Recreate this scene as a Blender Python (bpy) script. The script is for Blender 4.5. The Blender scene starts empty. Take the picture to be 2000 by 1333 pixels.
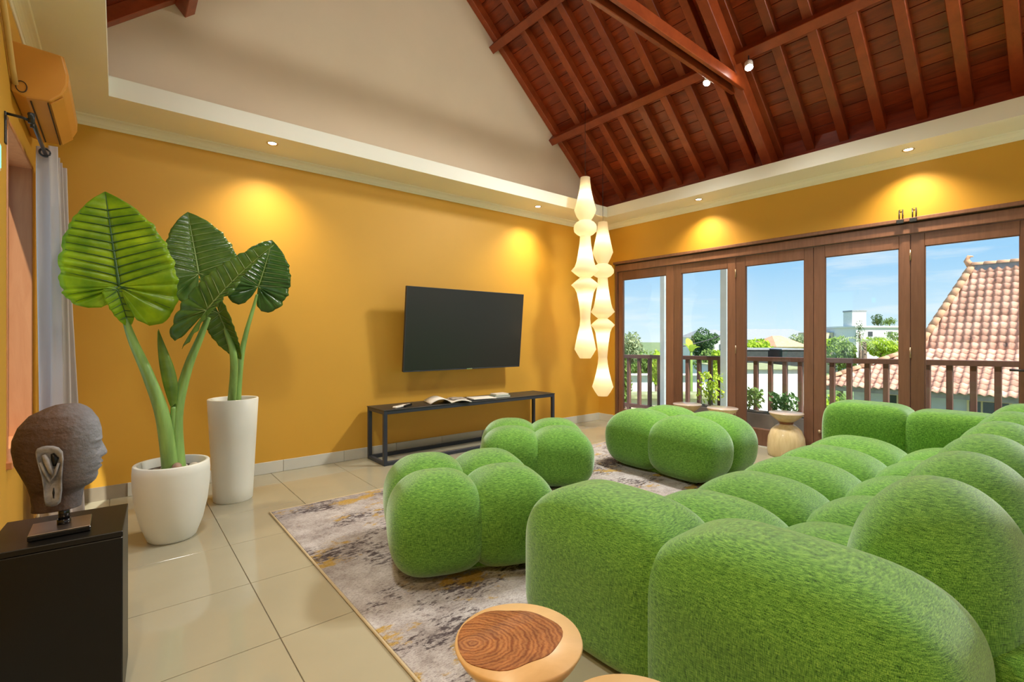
import bpy, math, random
from mathutils import Vector, Matrix
random.seed(7)
S = bpy.context.scene
COL = S.collection
R = math.radians
# ------------------------------------------------------------------ camera
CAM_H = 1.15; YAW = R(39.3); FPX = 942.0; CX = 1000.0; HY = 660.0
cd = bpy.data.cameras.new('camera'); cam = bpy.data.objects.new('camera', cd); COL.objects.link(cam)
cam.location = (0, 0, CAM_H); cam.rotation_euler = (R(90), 0, -YAW)
cd.sensor_width = 36; cd.lens = FPX * 36 / 2000; cd.shift_y = -(666.5 - HY) / 2000; cd.clip_start = 0.05; cd.clip_end = 2000
S.camera = cam
S.view_settings.view_transform = 'Standard'; S.view_settings.look = 'None'
S.view_settings.gamma = 1.0; S.view_settings.use_curve_mapping = False
S.view_settings.exposure = 0.25
_s, _c = math.sin(YAW), math.cos(YAW)
def ray(px, py):
    u = (px - CX) / FPX; v = (HY - py) / FPX
    return (_s + u * _c, _c - u * _s, v)
def at(px, py, depth):                       # a point at a given depth from the viewpoint
    d = ray(px, py); return Vector((d[0] * depth, d[1] * depth, CAM_H + d[2] * depth))
def aty(px, py, Y):
    d = ray(px, py); return at(px, py, Y / d[1])
def atx(px, py, X):
    d = ray(px, py); return at(px, py, X / d[0])
# ------------------------------------------------------------------ node helpers
def newmat(name):
    m = bpy.data.materials.new(name); m.use_nodes = True
    nt = m.node_tree; nt.nodes.clear()
    return m, nt
def N(nt, t, **kw):
    n = nt.nodes.new(t)
    for k, v in kw.items():
        if k.startswith('_'): setattr(n, k[1:], v)
        else: n.inputs[k.replace('__', ' ')].default_value = v
    return n
def L(nt, a, b): nt.links.new(a, b)
def rgb(c): return (c[0], c[1], c[2], 1.0)
def ramp(nt, stops, interp='LINEAR'):
    r = nt.nodes.new('ShaderNodeValToRGB'); r.color_ramp.interpolation = interp
    e = r.color_ramp.elements
    while len(e) < len(stops): e.new(0.5)
    for el, (p, c) in zip(e, stops):
        el.position = p; el.color = rgb(c) if len(c) == 3 else c
    return r
def coords(nt, kind='Object', scale=(1, 1, 1), rot=(0, 0, 0)):
    tc = nt.nodes.new('ShaderNodeTexCoord'); mp = nt.nodes.new('ShaderNodeMapping')
    mp.inputs['Scale'].default_value = scale; mp.inputs['Rotation'].default_value = rot
    if kind == 'World':
        g = nt.nodes.new('ShaderNodeNewGeometry'); L(nt, g.outputs['Position'], mp.inputs['Vector'])
    else: L(nt, tc.outputs[kind], mp.inputs['Vector'])
    return mp.outputs['Vector']
def principled(nt, **kw):
    b = nt.nodes.new('ShaderNodeBsdfPrincipled')
    for k, v in kw.items(): b.inputs[k.replace('__', ' ')].default_value = v
    o = nt.nodes.new('ShaderNodeOutputMaterial'); L(nt, b.outputs[0], o.inputs[0])
    return b, o
def bump(nt, height, bsdf, strength=0.3, dist=0.01):
    b = nt.nodes.new('ShaderNodeBump'); b.inputs['Strength'].default_value = strength; b.inputs['Distance'].default_value = dist
    L(nt, height, b.inputs['Height']); L(nt, b.outputs[0], bsdf.inputs['Normal'])
M = {}
def plain(name, col, rough=0.5, var=0.12, scale=6.0, bmp=0.0, bscale=60.0, metallic=0.0, kind='Object', stretch=(1, 1, 1), **kw):
    m, nt = newmat(name); b, o = principled(nt, Roughness=rough, Metallic=metallic, **kw)
    v = coords(nt, kind, stretch)
    n = N(nt, 'ShaderNodeTexNoise', Scale=scale, Detail=4.0); L(nt, v, n.inputs['Vector'])
    lo = tuple(max(0, c * (1 - var)) for c in col); hi = tuple(min(1, c * (1 + var)) for c in col)
    r = ramp(nt, [(0.3, lo), (0.7, hi)]); L(nt, n.outputs['Fac'], r.inputs['Fac']); L(nt, r.outputs['Color'], b.inputs['Base Color'])
    if bmp:
        n2 = N(nt, 'ShaderNodeTexNoise', Scale=bscale, Detail=5.0); L(nt, v, n2.inputs['Vector']); bump(nt, n2.outputs['Fac'], b, bmp, 0.004)
    M[name] = m
    return m
def emission(name, col, strength):
    m, nt = newmat(name); e = N(nt, 'ShaderNodeEmission', Color=rgb(col), Strength=strength)
    o = nt.nodes.new('ShaderNodeOutputMaterial'); L(nt, e.outputs[0], o.inputs[0]); M[name] = m
    return m
def wood(name, c1, c2, rough=0.35, stretch=(8, 1, 8), bmp=0.15, kind='Object', coat=0.0):
    m, nt = newmat(name); b, o = principled(nt, Roughness=rough); b.inputs['Coat Weight'].default_value = coat
    v = coords(nt, kind, stretch)
    n = N(nt, 'ShaderNodeTexNoise', Scale=3.0, Detail=6.0, Roughness=0.6, Distortion=0.6); L(nt, v, n.inputs['Vector'])
    r = ramp(nt, [(0.25, c1), (0.75, c2)]); L(nt, n.outputs['Fac'], r.inputs['Fac'])
    inf = nt.nodes.new('ShaderNodeObjectInfo'); hs = N(nt, 'ShaderNodeHueSaturation')
    mr = N(nt, 'ShaderNodeMapRange'); mr.inputs['To Min'].default_value = 0.8; mr.inputs['To Max'].default_value = 1.2
    L(nt, inf.outputs['Random'], mr.inputs['Value']); L(nt, mr.outputs[0], hs.inputs['Value']); L(nt, r.outputs['Color'], hs.inputs['Color'])
    L(nt, hs.outputs[0], b.inputs['Base Color']); bump(nt, n.outputs['Fac'], b, bmp, 0.003)
    M[name] = m
    return m
# ------------------------------------------------------------------ world: open blue sky with low thin cloud
W = bpy.data.worlds.new('sky'); S.world = W; W.use_nodes = True
nt = W.node_tree; nt.nodes.clear()
tc = nt.nodes.new('ShaderNodeTexCoord'); sp = nt.nodes.new('ShaderNodeSeparateXYZ'); L(nt, tc.outputs['Generated'], sp.inputs[0])
skyr = ramp(nt, [(0.0, (0.74, 0.91, 1.0)), (0.03, (0.64, 0.86, 1.0)), (0.13, (0.36, 0.66, 0.97)), (0.30, (0.27, 0.55, 0.93)), (1.0, (0.20, 0.43, 0.85))])
L(nt, sp.outputs['Z'], skyr.inputs['Fac'])
mp = nt.nodes.new('ShaderNodeMapping'); mp.inputs['Scale'].default_value = (3, 3, 22); L(nt, tc.outputs['Generated'], mp.inputs['Vector'])
cn = N(nt, 'ShaderNodeTexNoise', Scale=1.6, Detail=6.0, Roughness=0.6); L(nt, mp.outputs[0], cn.inputs['Vector'])
cr = ramp(nt, [(0.50, (0, 0, 0)), (0.75, (0.7, 0.7, 0.7))]); L(nt, cn.outputs['Fac'], cr.inputs['Fac'])
mx = N(nt, 'ShaderNodeMixRGB'); L(nt, cr.outputs['Color'], mx.inputs['Fac']); L(nt, skyr.outputs['Color'], mx.inputs['Color1']); mx.inputs['Color2'].default_value = (0.93, 0.97, 1, 1)
bg = N(nt, 'ShaderNodeBackground', Strength=0.95); L(nt, mx.outputs[0], bg.inputs['Color'])
wo = nt.nodes.new('ShaderNodeOutputWorld'); L(nt, bg.outputs[0], wo.inputs[0])
# sun: high, from the right of the view (towards -Y)
sl = bpy.data.lights.new('sun', 'SUN'); sl.energy = 8.2; sl.angle = R(1.0); sl.color = (1.0, 0.95, 0.86)
so = bpy.data.objects.new('sun', sl); COL.objects.link(so)
so.rotation_euler = Vector((-0.19, -0.60, 0.85)).to_track_quat('Z', 'Y').to_euler()
# strengths of the room lamps and the added fill lamps (watts); the lamps themselves are built with their fittings below
P_SPOT = 240.0; P_SIDE = 80.0; P_WASH = 215.0; P_DOWN = 64.0; P_BULB = 1.0
# ------------------------------------------------------------------ mesh helpers
class MB:
    def __init__(s): s.v = []; s.f = []; s.sm = []
    def add(s, vs, fs, smooth=False):
        o = len(s.v); s.v += [tuple(v) for v in vs]; s.f += [tuple(i + o for i in f) for f in fs]; s.sm += [smooth] * len(fs); return s
    def box(s, a, b, m=None):
        x0, y0, z0 = a; x1, y1, z1 = b
        vs = [Vector(p) for p in ((x0, y0, z0), (x1, y0, z0), (x1, y1, z0), (x0, y1, z0), (x0, y0, z1), (x1, y0, z1), (x1, y1, z1), (x0, y1, z1))]
        if m is not None: vs = [m @ v for v in vs]
        return s.add(vs, [(0, 3, 2, 1), (4, 5, 6, 7), (0, 1, 5, 4), (1, 2, 6, 5), (2, 3, 7, 6), (3, 0, 4, 7)])
    def bbox(s, a, b, bev=0.004, m=None):    # box with chamfered edges
        x0, y0, z0 = a; x1, y1, z1 = b; e = bev
        vs = []; idx = {}
        for i, (x, sx) in enumerate(((x0, 1), (x1, -1))):
            for j, (y, sy) in enumerate(((y0, 1), (y1, -1))):
                for k, (z, sz) in enumerate(((z0, 1), (z1, -1))):
                    for ax, p in enumerate(((x, y + sy * e, z + sz * e), (x + sx * e, y, z + sz * e), (x + sx * e, y + sy * e, z))):
                        idx[i, j, k, ax] = len(vs); vs.append(Vector(p))
        fs = []
        I = idx
        fs += [(I[0,0,0,0], I[0,0,1,0], I[0,1,1,0], I[0,1,0,0]), (I[1,0,0,0], I[1,1,0,0], I[1,1,1,0], I[1,0,1,0])]
        fs += [(I[0,0,0,1], I[1,0,0,1], I[1,0,1,1], I[0,0,1,1]), (I[0,1,0,1], I[0,1,1,1], I[1,1,1,1], I[1,1,0,1])]
        fs += [(I[0,0,0,2], I[0,1,0,2], I[1,1,0,2], I[1,0,0,2]), (I[0,0,1,2], I[1,0,1,2], I[1,1,1,2], I[0,1,1,2])]
        for i in (0, 1):
            for j in (0, 1): fs.append((I[i,j,0,0], I[i,j,0,1], I[i,j,1,1], I[i,j,1,0]))
            for k in (0, 1): fs.append((I[i,0,k,0], I[i,0,k,2], I[i,1,k,2], I[i,1,k,0]))
        for j in (0, 1):
            for k in (0, 1): fs.append((I[0,j,k,1], I[0,j,k,2], I[1,j,k,2], I[1,j,k,1]))
        for i in (0, 1):
            for j in (0, 1):
                for k in (0, 1): fs.append((I[i,j,k,0], I[i,j,k,1], I[i,j,k,2]))
        if m is not None: vs = [m @ v for v in vs]
        return s.add(vs, fs)
    def beam(s, p, q, w, h, up=(0, 0, 1), bev=0.0):   # bar from p to q, w wide, h deep
        p = Vector(p); q = Vector(q); d = (q - p); ln = d.length; d.normalize()
        side = d.cross(Vector(up)).normalized(); u2 = side.cross(d)
        m = Matrix(((side.x, d.x, u2.x, p.x), (side.y, d.y, u2.y, p.y), (side.z, d.z, u2.z, p.z), (0, 0, 0, 1)))
        if bev: return s.bbox((-w / 2, 0, -h / 2), (w / 2, ln, h / 2), bev, m)
        return s.box((-w / 2, 0, -h / 2), (w / 2, ln, h / 2), m)
    def lathe(s, prof, n=40, m=None, sx=1, sy=1, smooth=True, caps=True):   # prof: (r, z) bottom to top
        vs = []; fs = []
        for r, z in prof:
            for k in range(n):
                a = 2 * math.pi * k / n; p = Vector((r * math.cos(a) * sx, r * math.sin(a) * sy, z)); vs.append(m @ p if m is not None else p)
        for i in range(len(prof) - 1):
            for k in range(n):
                k2 = (k + 1) % n; fs.append((i * n + k, i * n + k2, (i + 1) * n + k2, (i + 1) * n + k))
        s.add(vs, fs, smooth)
        o = len(s.v) - len(vs)
        if caps:
            if prof[0][0] > 1e-5: s.f.append(tuple(o + k for k in reversed(range(n)))); s.sm.append(False)
            if prof[-1][0] > 1e-5: s.f.append(tuple(o + (len(prof) - 1) * n + k for k in range(n))); s.sm.append(False)
        return s
    def tube(s, pts, rad, n=8, smooth=True):
        pts = [Vector(p) for p in pts]; rads = rad if isinstance(rad, (list, tuple)) else [rad] * len(pts)
        vs = []; fs = []; prev = None
        for i, p in enumerate(pts):
            t = (pts[min(i + 1, len(pts) - 1)] - pts[max(i - 1, 0)]).normalized()
            if prev is None:
                a = t.cross(Vector((0, 0, 1)));
                if a.length < 1e-3: a = t.cross(Vector((1, 0, 0)))
            else: a = prev - t * prev.dot(t)
            a.normalize(); prev = a; b = t.cross(a)
            for k in range(n):
                q = 2 * math.pi * k / n; vs.append(p + (a * math.cos(q) + b * math.sin(q)) * rads[i])
        for i in range(len(pts) - 1):
            for k in range(n):
                k2 = (k + 1) % n; fs.append((i * n + k, i * n + k2, (i + 1) * n + k2, (i + 1) * n + k))
        fs.append(tuple(reversed(range(n)))); fs.append(tuple((len(pts) - 1) * n + k for k in range(n)))
        return s.add(vs, fs, smooth)
    def mesh(s, name):
        me = bpy.data.meshes.new(name); me.from_pydata(s.v, [], s.f); me.update()
        me.polygons.foreach_set('use_smooth', s.sm)
        return me
    def build(s, name, mat=None, parent=None):
        return link(name, s.mesh(name), mat, parent)
def link(name, me, mat=None, parent=None):
    o = bpy.data.objects.new(name, me); COL.objects.link(o)
    if mat is not None and not me.materials: me.materials.append(M[mat] if isinstance(mat, str) else mat)
    if parent is not None: o.parent = parent
    return o
def tag(o, label=None, cat=None, group=None, kind=None):
    for k, v in (('label', label), ('category', cat), ('group', group), ('kind', kind)):
        if v: o[k] = v
    return o
def empty(name, loc=(0, 0, 0), rz=0.0, label=None, cat=None, group=None, kind=None):
    o = bpy.data.objects.new(name, None); COL.objects.link(o); o.location = loc; o.rotation_euler = (0, 0, rz); o.empty_display_size = 0.05
    return tag(o, label, cat, group, kind)
def struct(name, mb, mat, parent=None):
    o = mb.build(name, mat, parent)
    if parent is None: o['kind'] = 'structure'
    return o
def pillow(a, b, c, nh=3.0, nv=2.4, taper=0.0, n=14, flat=None, lean=0.0, low=None):   # stuffed cushion form around the origin
    vs = []; fs = []; idx = {}
    def P(x, y, z):
        key = (round(x, 5), round(y, 5), round(z, 5))
        if key in idx: return idx[key]
        h = abs(x) ** nh + abs(y) ** nh
        e = low if (low and z < 0) else nv
        r = (h ** (e / nh) + abs(z) ** e) ** (-1.0 / e)
        X, Y, Z = x * r, y * r, z * r
        if taper and Z < 0:
            k = 1 - taper * Z * Z; X *= k; Y *= k
        Z = Z * c
        if flat is not None and Z < flat: Z = flat
        idx[key] = len(vs); vs.append((X * a + lean * Z, Y * b, Z)); return idx[key]
    g = [math.tan(math.pi / 4 * (-1 + 2 * i / n)) for i in range(n + 1)]
    for ax in range(3):
        for sgn in (-1, 1):
            for i in range(n):
                for j in range(n):
                    q = []
                    for (u, v) in ((g[i], g[j]), (g[i + 1], g[j]), (g[i + 1], g[j + 1]), (g[i], g[j + 1])):
                        p = [0, 0, 0]; p[ax] = sgn; p[(ax + 1) % 3] = u; p[(ax + 2) % 3] = v; q.append(P(*p))
                    if sgn < 0: q.reverse()
                    q2 = tuple(dict.fromkeys(q))
                    if len(q2) > 2: fs.append(q2)
    m = MB(); m.add(vs, fs, True); return m
# ------------------------------------------------------------------ materials
plain('orange_paint', (0.62, 0.335, 0.034), 0.55, 0.03, 1.5, 0.03, 180, kind='World')
plain('cream_paint', (0.86, 0.72, 0.51), 0.6, 0.03, 2.0, kind='World')
plain('white_paint', (0.88, 0.87, 0.77), 0.55, 0.02, 2.0, kind='World')
plain('grout', (0.30, 0.25, 0.18), 0.8)
plain('tile_base', (0.60, 0.60, 0.54), 0.25, 0.06, 3.0)
wood('roof_wood', (0.17, 0.022, 0.004), (0.42, 0.066, 0.012), 0.33, (9, 1.2, 9), 0.2, 'World')
wood('beam_wood', (0.23, 0.040, 0.009), (0.38, 0.074, 0.018), 0.32, (3, 3, 3), 0.12, 'World')
wood('door_wood', (0.16, 0.074, 0.045), (0.23, 0.110, 0.068), 0.38, (14, 14, 1.2), 0.1, 'World')
wood('window_wood', (0.50, 0.19, 0.07), (0.62, 0.27, 0.11), 0.4, (8, 8, 1.2), 0.1, 'World')
wood('rail_wood', (0.11, 0.050, 0.040), (0.18, 0.085, 0.065), 0.5, (14, 14, 1.5), 0.1, 'World')
plain('black_metal', (0.020, 0.021, 0.024), 0.4, 0.1)
plain('slate_metal', (0.030, 0.036, 0.052), 0.38, 0.1)
plain('chrome', (0.75, 0.75, 0.76), 0.2, 0.02, metallic=1.0)
plain('black_gloss', (0.012, 0.012, 0.013), 0.12, 0.05)
plain('hinge_metal', (0.45, 0.33, 0.22), 0.35, 0.05, metallic=0.8)
plain('pot_white', (0.78, 0.79, 0.71), 0.42, 0.04, 3.0, 0.04, 260)
plain('stem', (0.23, 0.40, 0.10), 0.35, 0.25, 5.0, stretch=(6, 6, 1))
plain('pebble', (0.62, 0.56, 0.47), 0.5, 0.25, 20)
plain('soil', (0.09, 0.06, 0.04), 0.9, 0.3, 40, 0.4)
plain('bulb_skin', (0.36, 0.22, 0.15), 0.5, 0.3, 14)
plain('ac_plastic', (0.66, 0.30, 0.05), 0.35, 0.03)
plain('pipe_wrap', (0.68, 0.45, 0.15), 0.5, 0.05)
plain('dark_slot', (0.05, 0.025, 0.01), 0.6)
plain('paper', (0.78, 0.74, 0.66), 0.6, 0.05)
plain('print_grey', (0.36, 0.32, 0.28), 0.6, 0.5, 30)
plain('book_green', (0.20, 0.30, 0.25), 0.5, 0.1)
plain('white_plastic', (0.80, 0.74, 0.66), 0.35, 0.03)
emission('lamp_glow', (1.0, 0.93, 0.80), 14.0)
emission('spot_glow', (1.0, 0.95, 0.88), 60.0)
emission('sign_green', (0.25, 1.0, 0.55), 1.6)
# floor tile: polished cream
m, nt = newmat('floor_tile'); b, o = principled(nt, Roughness=0.09)
v = coords(nt, 'World'); n = N(nt, 'ShaderNodeTexNoise', Scale=1.6, Detail=5.0); L(nt, v, n.inputs['Vector'])
r = ramp(nt, [(0.3, (0.355, 0.33, 0.235)), (0.7, (0.41, 0.38, 0.275))]); L(nt, n.outputs['Fac'], r.inputs['Fac']); L(nt, r.outputs['Color'], b.inputs['Base Color']); M['floor_tile'] = m
# green chenille upholstery
m, nt = newmat('green_fabric'); b, o = principled(nt, Roughness=0.85)
b.inputs['Specular IOR Level'].default_value = 0.15
b.inputs['Sheen Weight'].default_value = 0.85; b.inputs['Sheen Roughness'].default_value = 0.40; b.inputs['Sheen Tint'].default_value = (0.80, 1.0, 0.82, 1)
va = coords(nt, 'World', (640, 640, 55)); vb = coords(nt, 'World', (55, 55, 640)); vc = coords(nt, 'World', (2.2, 2.2, 2.2))
na = N(nt, 'ShaderNodeTexNoise', Scale=1.0, Detail=2.0); L(nt, va, na.inputs['Vector'])
nb = N(nt, 'ShaderNodeTexNoise', Scale=1.0, Detail=2.0); L(nt, vb, nb.inputs['Vector'])
nc = N(nt, 'ShaderNodeTexNoise', Scale=1.0, Detail=3.0); L(nt, vc, nc.inputs['Vector'])
ad = N(nt, 'ShaderNodeMath', _operation='ADD'); L(nt, na.outputs['Fac'], ad.inputs[0]); L(nt, nb.outputs['Fac'], ad.inputs[1])
mu = N(nt, 'ShaderNodeMath', _operation='MULTIPLY'); L(nt, ad.outputs[0], mu.inputs[0]); mu.inputs[1].default_value = 0.5
r = ramp(nt, [(0.34, (0.013, 0.052, 0.009)), (0.50, (0.116, 0.305, 0.036)), (0.66, (0.300, 0.560, 0.090))]); L(nt, mu.outputs[0], r.inputs['Fac'])
hs = N(nt, 'ShaderNodeHueSaturation'); mr = N(nt, 'ShaderNodeMapRange'); mr.inputs['To Min'].default_value = 0.85; mr.inputs['To Max'].default_value = 1.15
L(nt, nc.outputs['Fac'], mr.inputs['Value']); L(nt, mr.outputs[0], hs.inputs['Value']); L(nt, r.outputs['Color'], hs.inputs['Color']); L(nt, hs.outputs[0], b.inputs['Base Color'])
bump(nt, mu.outputs[0], b, 0.6, 0.003); M['green_fabric'] = m
# abstract rug: grey ground, dark flecks, mustard patches
m, nt = newmat('rug_pile'); b, o = principled(nt, Roughness=0.95); b.inputs['Specular IOR Level'].default_value = 0.1
v0 = coords(nt, 'World', (1, 1, 1)); v1 = coords(nt, 'World', (13, 34, 1)); v2 = coords(nt, 'World', (1.6, 2.6, 1))
g0 = N(nt, 'ShaderNodeTexNoise', Scale=3.4, Detail=10.0, Roughness=0.78); L(nt, v0, g0.inputs['Vector'])
r0 = ramp(nt, [(0.32, (0.20, 0.17, 0.16)), (0.46, (0.40, 0.36, 0.34)), (0.62, (0.56, 0.53, 0.52)), (0.8, (0.50, 0.44, 0.37))]); L(nt, g0.outputs['Fac'], r0.inputs['Fac'])
g1 = N(nt, 'ShaderNodeTexNoise', Scale=1.5, Detail=6.0, Roughness=0.75); L(nt, v1, g1.inputs['Vector'])
g1b = N(nt, 'ShaderNodeTexNoise', Scale=1.3, Detail=3.0); L(nt, v2, g1b.inputs['Vector'])
a1 = N(nt, 'ShaderNodeMath', _operation='MULTIPLY'); L(nt, g1.outputs['Fac'], a1.inputs[0]); L(nt, g1b.outputs['Fac'], a1.inputs[1])
r1 = ramp(nt, [(0.272, (0, 0, 0)), (0.32, (0.95, 0.95, 0.95))]); L(nt, a1.outputs[0], r1.inputs['Fac'])
m1 = N(nt, 'ShaderNodeMixRGB'); L(nt, r1.outputs['Color'], m1.inputs['Fac']); L(nt, r0.outputs['Color'], m1.inputs['Color1']); m1.inputs['Color2'].default_value = (0.075, 0.058, 0.062, 1)
mpv = nt.nodes.new('ShaderNodeMapping'); mpv.inputs['Location'].default_value = (3.3, 7.1, 0); mpv.inputs['Scale'].default_value = (1.5, 2.4, 1); L(nt, v0, mpv.inputs['Vector'])
g2 = N(nt, 'ShaderNodeTexNoise', Scale=1.4, Detail=9.0, Roughness=0.72); L(nt, mpv.outputs[0], g2.inputs['Vector'])
r2 = ramp(nt, [(0.555, (0, 0, 0)), (0.60, (0.9, 0.9, 0.9))]); L(nt, g2.outputs['Fac'], r2.inputs['Fac'])
m2 = N(nt, 'ShaderNodeMixRGB'); L(nt, r2.outputs['Color'], m2.inputs['Fac']); L(nt, m1.outputs[0], m2.inputs['Color1']); m2.inputs['Color2'].default_value = (0.47, 0.30, 0.06, 1)
g3 = N(nt, 'ShaderNodeTexNoise', Scale=5.0, Detail=5.0, Roughness=0.8); L(nt, v1, g3.inputs['Vector']); r5 = ramp(nt, [(0.40, (0.50, 0.46, 0.48)), (0.52, (1, 1, 1))]); L(nt, g3.outputs['Fac'], r5.inputs['Fac'])
m3 = N(nt, 'ShaderNodeMixRGB', _blend_type='MULTIPLY', Fac=0.75); L(nt, m2.outputs[0], m3.inputs['Color1']); L(nt, r5.outputs['Color'], m3.inputs['Color2'])
L(nt, m3.outputs[0], b.inputs['Base Color']); bump(nt, g1.outputs['Fac'], b, 0.3, 0.004); M['rug_pile'] = m
plain('rug_binding', (0.52, 0.42, 0.26), 0.9, 0.1)
# paper shade: thin, lets the bulbs inside shine through
m, nt = newmat('lamp_paper')
d = N(nt, 'ShaderNodeBsdfDiffuse', Color=(0.86, 0.80, 0.66, 1)); t = N(nt, 'ShaderNodeBsdfTranslucent', Color=(0.95, 0.84, 0.60, 1))
w = N(nt, 'ShaderNodeTexWave', Scale=30.0, Distortion=0.4, _bands_direction='Z'); L(nt, coords(nt, 'Object'), w.inputs['Vector'])
bp = N(nt, 'ShaderNodeBump', Strength=0.15, Distance=0.003); L(nt, w.outputs['Fac'], bp.inputs['Height']); L(nt, bp.outputs[0], d.inputs['Normal'])
x = N(nt, 'ShaderNodeMixShader', Fac=0.6); L(nt, d.outputs[0], x.inputs[1]); L(nt, t.outputs[0], x.inputs[2])
o = nt.nodes.new('ShaderNodeOutputMaterial'); L(nt, x.outputs[0], o.inputs[0]); M['lamp_paper'] = m
# clear glass pane
m, nt = newmat('glass'); tr = N(nt, 'ShaderNodeBsdfTransparent', Color=(0.96, 0.98, 0.97, 1)); gl = N(nt, 'ShaderNodeBsdfGlossy', Roughness=0.02)
ge = nt.nodes.new('ShaderNodeNewGeometry'); dt = N(nt, 'ShaderNodeVectorMath', _operation='DOT_PRODUCT'); L(nt, ge.outputs['Normal'], dt.inputs[0]); L(nt, ge.outputs['Incoming'], dt.inputs[1])
ab = N(nt, 'ShaderNodeMath', _operation='ABSOLUTE'); L(nt, dt.outputs['Value'], ab.inputs[0]); om = N(nt, 'ShaderNodeMath', _operation='SUBTRACT'); om.inputs[0].default_value = 1.0; L(nt, ab.outputs[0], om.inputs[1])
pw = N(nt, 'ShaderNodeMath', _operation='POWER'); L(nt, om.outputs[0], pw.inputs[0]); pw.inputs[1].default_value = 5.0
fr = N(nt, 'ShaderNodeMath', _operation='MULTIPLY_ADD'); L(nt, pw.outputs[0], fr.inputs[0]); fr.inputs[1].default_value = 0.6; fr.inputs[2].default_value = 0.03
x = N(nt, 'ShaderNodeMixShader'); L(nt, fr.outputs[0], x.inputs[0]); L(nt, tr.outputs[0], x.inputs[1]); L(nt, gl.outputs[0], x.inputs[2])
o = nt.nodes.new('ShaderNodeOutputMaterial'); L(nt, x.outputs[0], o.inputs[0]); M['glass'] = m
# curtain cloth
m, nt = newmat('curtain_cloth'); d = N(nt, 'ShaderNodeBsdfDiffuse', Color=(0.74, 0.68, 0.65, 1)); t = N(nt, 'ShaderNodeBsdfTranslucent', Color=(0.74, 0.67, 0.64, 1))
x = N(nt, 'ShaderNodeMixShader', Fac=0.3); L(nt, d.outputs[0], x.inputs[1]); L(nt, t.outputs[0], x.inputs[2])
n = N(nt, 'ShaderNodeTexNoise', Scale=300.0); L(nt, coords(nt, 'World'), n.inputs['Vector']); bp = N(nt, 'ShaderNodeBump', Strength=0.15, Distance=0.002); L(nt, n.outputs['Fac'], bp.inputs['Height']); L(nt, bp.outputs[0], d.inputs['Normal'])
o = nt.nodes.new('ShaderNodeOutputMaterial'); L(nt, x.outputs[0], o.inputs[0]); M['curtain_cloth'] = m
# leaves
def leafmat(name, dark, light, glossy=0.35, trans=0.35):
    m, nt = newmat(name); b = nt.nodes.new('ShaderNodeBsdfPrincipled'); b.inputs['Roughness'].default_value = glossy
    v = coords(nt, 'Object'); n = N(nt, 'ShaderNodeTexNoise', Scale=9.0, Detail=4.0); L(nt, v, n.inputs['Vector'])
    r = ramp(nt, [(0.3, dark), (0.7, light)]); L(nt, n.outputs['Fac'], r.inputs['Fac']); L(nt, r.outputs['Color'], b.inputs['Base Color'])
    n2 = N(nt, 'ShaderNodeTexNoise', Scale=40.0, Detail=2.0); L(nt, v, n2.inputs['Vector']); bump(nt, n2.outputs['Fac'], b, 0.35, 0.006)
    t = nt.nodes.new('ShaderNodeBsdfTranslucent'); hs = N(nt, 'ShaderNodeHueSaturation', Value=1.7, Saturation=1.1); L(nt, r.outputs['Color'], hs.inputs['Color']); L(nt, hs.outputs[0], t.inputs['Color'])
    x = N(nt, 'ShaderNodeMixShader', Fac=trans); L(nt, b.outputs[0], x.inputs[1]); L(nt, t.outputs[0], x.inputs[2])
    o = nt.nodes.new('ShaderNodeOutputMaterial'); L(nt, x.outputs[0], o.inputs[0]); M[name] = m
leafmat('leaf_bright', (0.15, 0.31, 0.010), (0.43, 0.58, 0.020), 0.38, 0.5)
leafmat('leaf_mid', (0.065, 0.15, 0.025), (0.16, 0.27, 0.045), 0.27, 0.3)
leafmat('leaf_dark', (0.030, 0.090, 0.014), (0.080, 0.18, 0.028), 0.22, 0.2)
plain('vein_dark', (0.035, 0.10, 0.012), 0.4, 0.1)
plain('vein_pale', (0.24, 0.34, 0.10), 0.4, 0.1)
# weathered stone of the head: dark brown behind, blue-grey towards the face
m, nt = newmat('stone_dark'); b, o = principled(nt, Roughness=0.72)
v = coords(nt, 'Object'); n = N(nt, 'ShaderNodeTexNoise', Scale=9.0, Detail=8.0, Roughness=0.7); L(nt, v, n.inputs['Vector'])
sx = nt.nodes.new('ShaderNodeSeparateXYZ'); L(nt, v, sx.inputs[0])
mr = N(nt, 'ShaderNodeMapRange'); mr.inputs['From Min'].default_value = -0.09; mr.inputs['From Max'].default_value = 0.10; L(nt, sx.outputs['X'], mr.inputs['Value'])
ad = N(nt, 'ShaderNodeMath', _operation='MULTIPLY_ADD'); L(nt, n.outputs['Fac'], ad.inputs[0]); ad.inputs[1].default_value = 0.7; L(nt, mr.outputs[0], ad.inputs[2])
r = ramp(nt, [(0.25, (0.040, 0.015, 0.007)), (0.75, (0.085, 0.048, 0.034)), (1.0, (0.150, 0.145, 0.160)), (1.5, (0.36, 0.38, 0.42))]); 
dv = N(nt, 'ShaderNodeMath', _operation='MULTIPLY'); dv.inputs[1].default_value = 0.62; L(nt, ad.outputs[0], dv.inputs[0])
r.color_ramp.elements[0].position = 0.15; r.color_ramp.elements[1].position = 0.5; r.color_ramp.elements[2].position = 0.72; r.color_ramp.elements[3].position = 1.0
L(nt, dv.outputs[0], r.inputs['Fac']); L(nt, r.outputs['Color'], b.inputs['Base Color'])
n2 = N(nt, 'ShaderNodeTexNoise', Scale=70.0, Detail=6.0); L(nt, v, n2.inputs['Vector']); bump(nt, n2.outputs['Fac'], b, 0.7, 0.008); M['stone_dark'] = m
plain('stone_grey', (0.22, 0.205, 0.20), 0.75, 0.5, 30, 0.6, 90)
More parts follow.
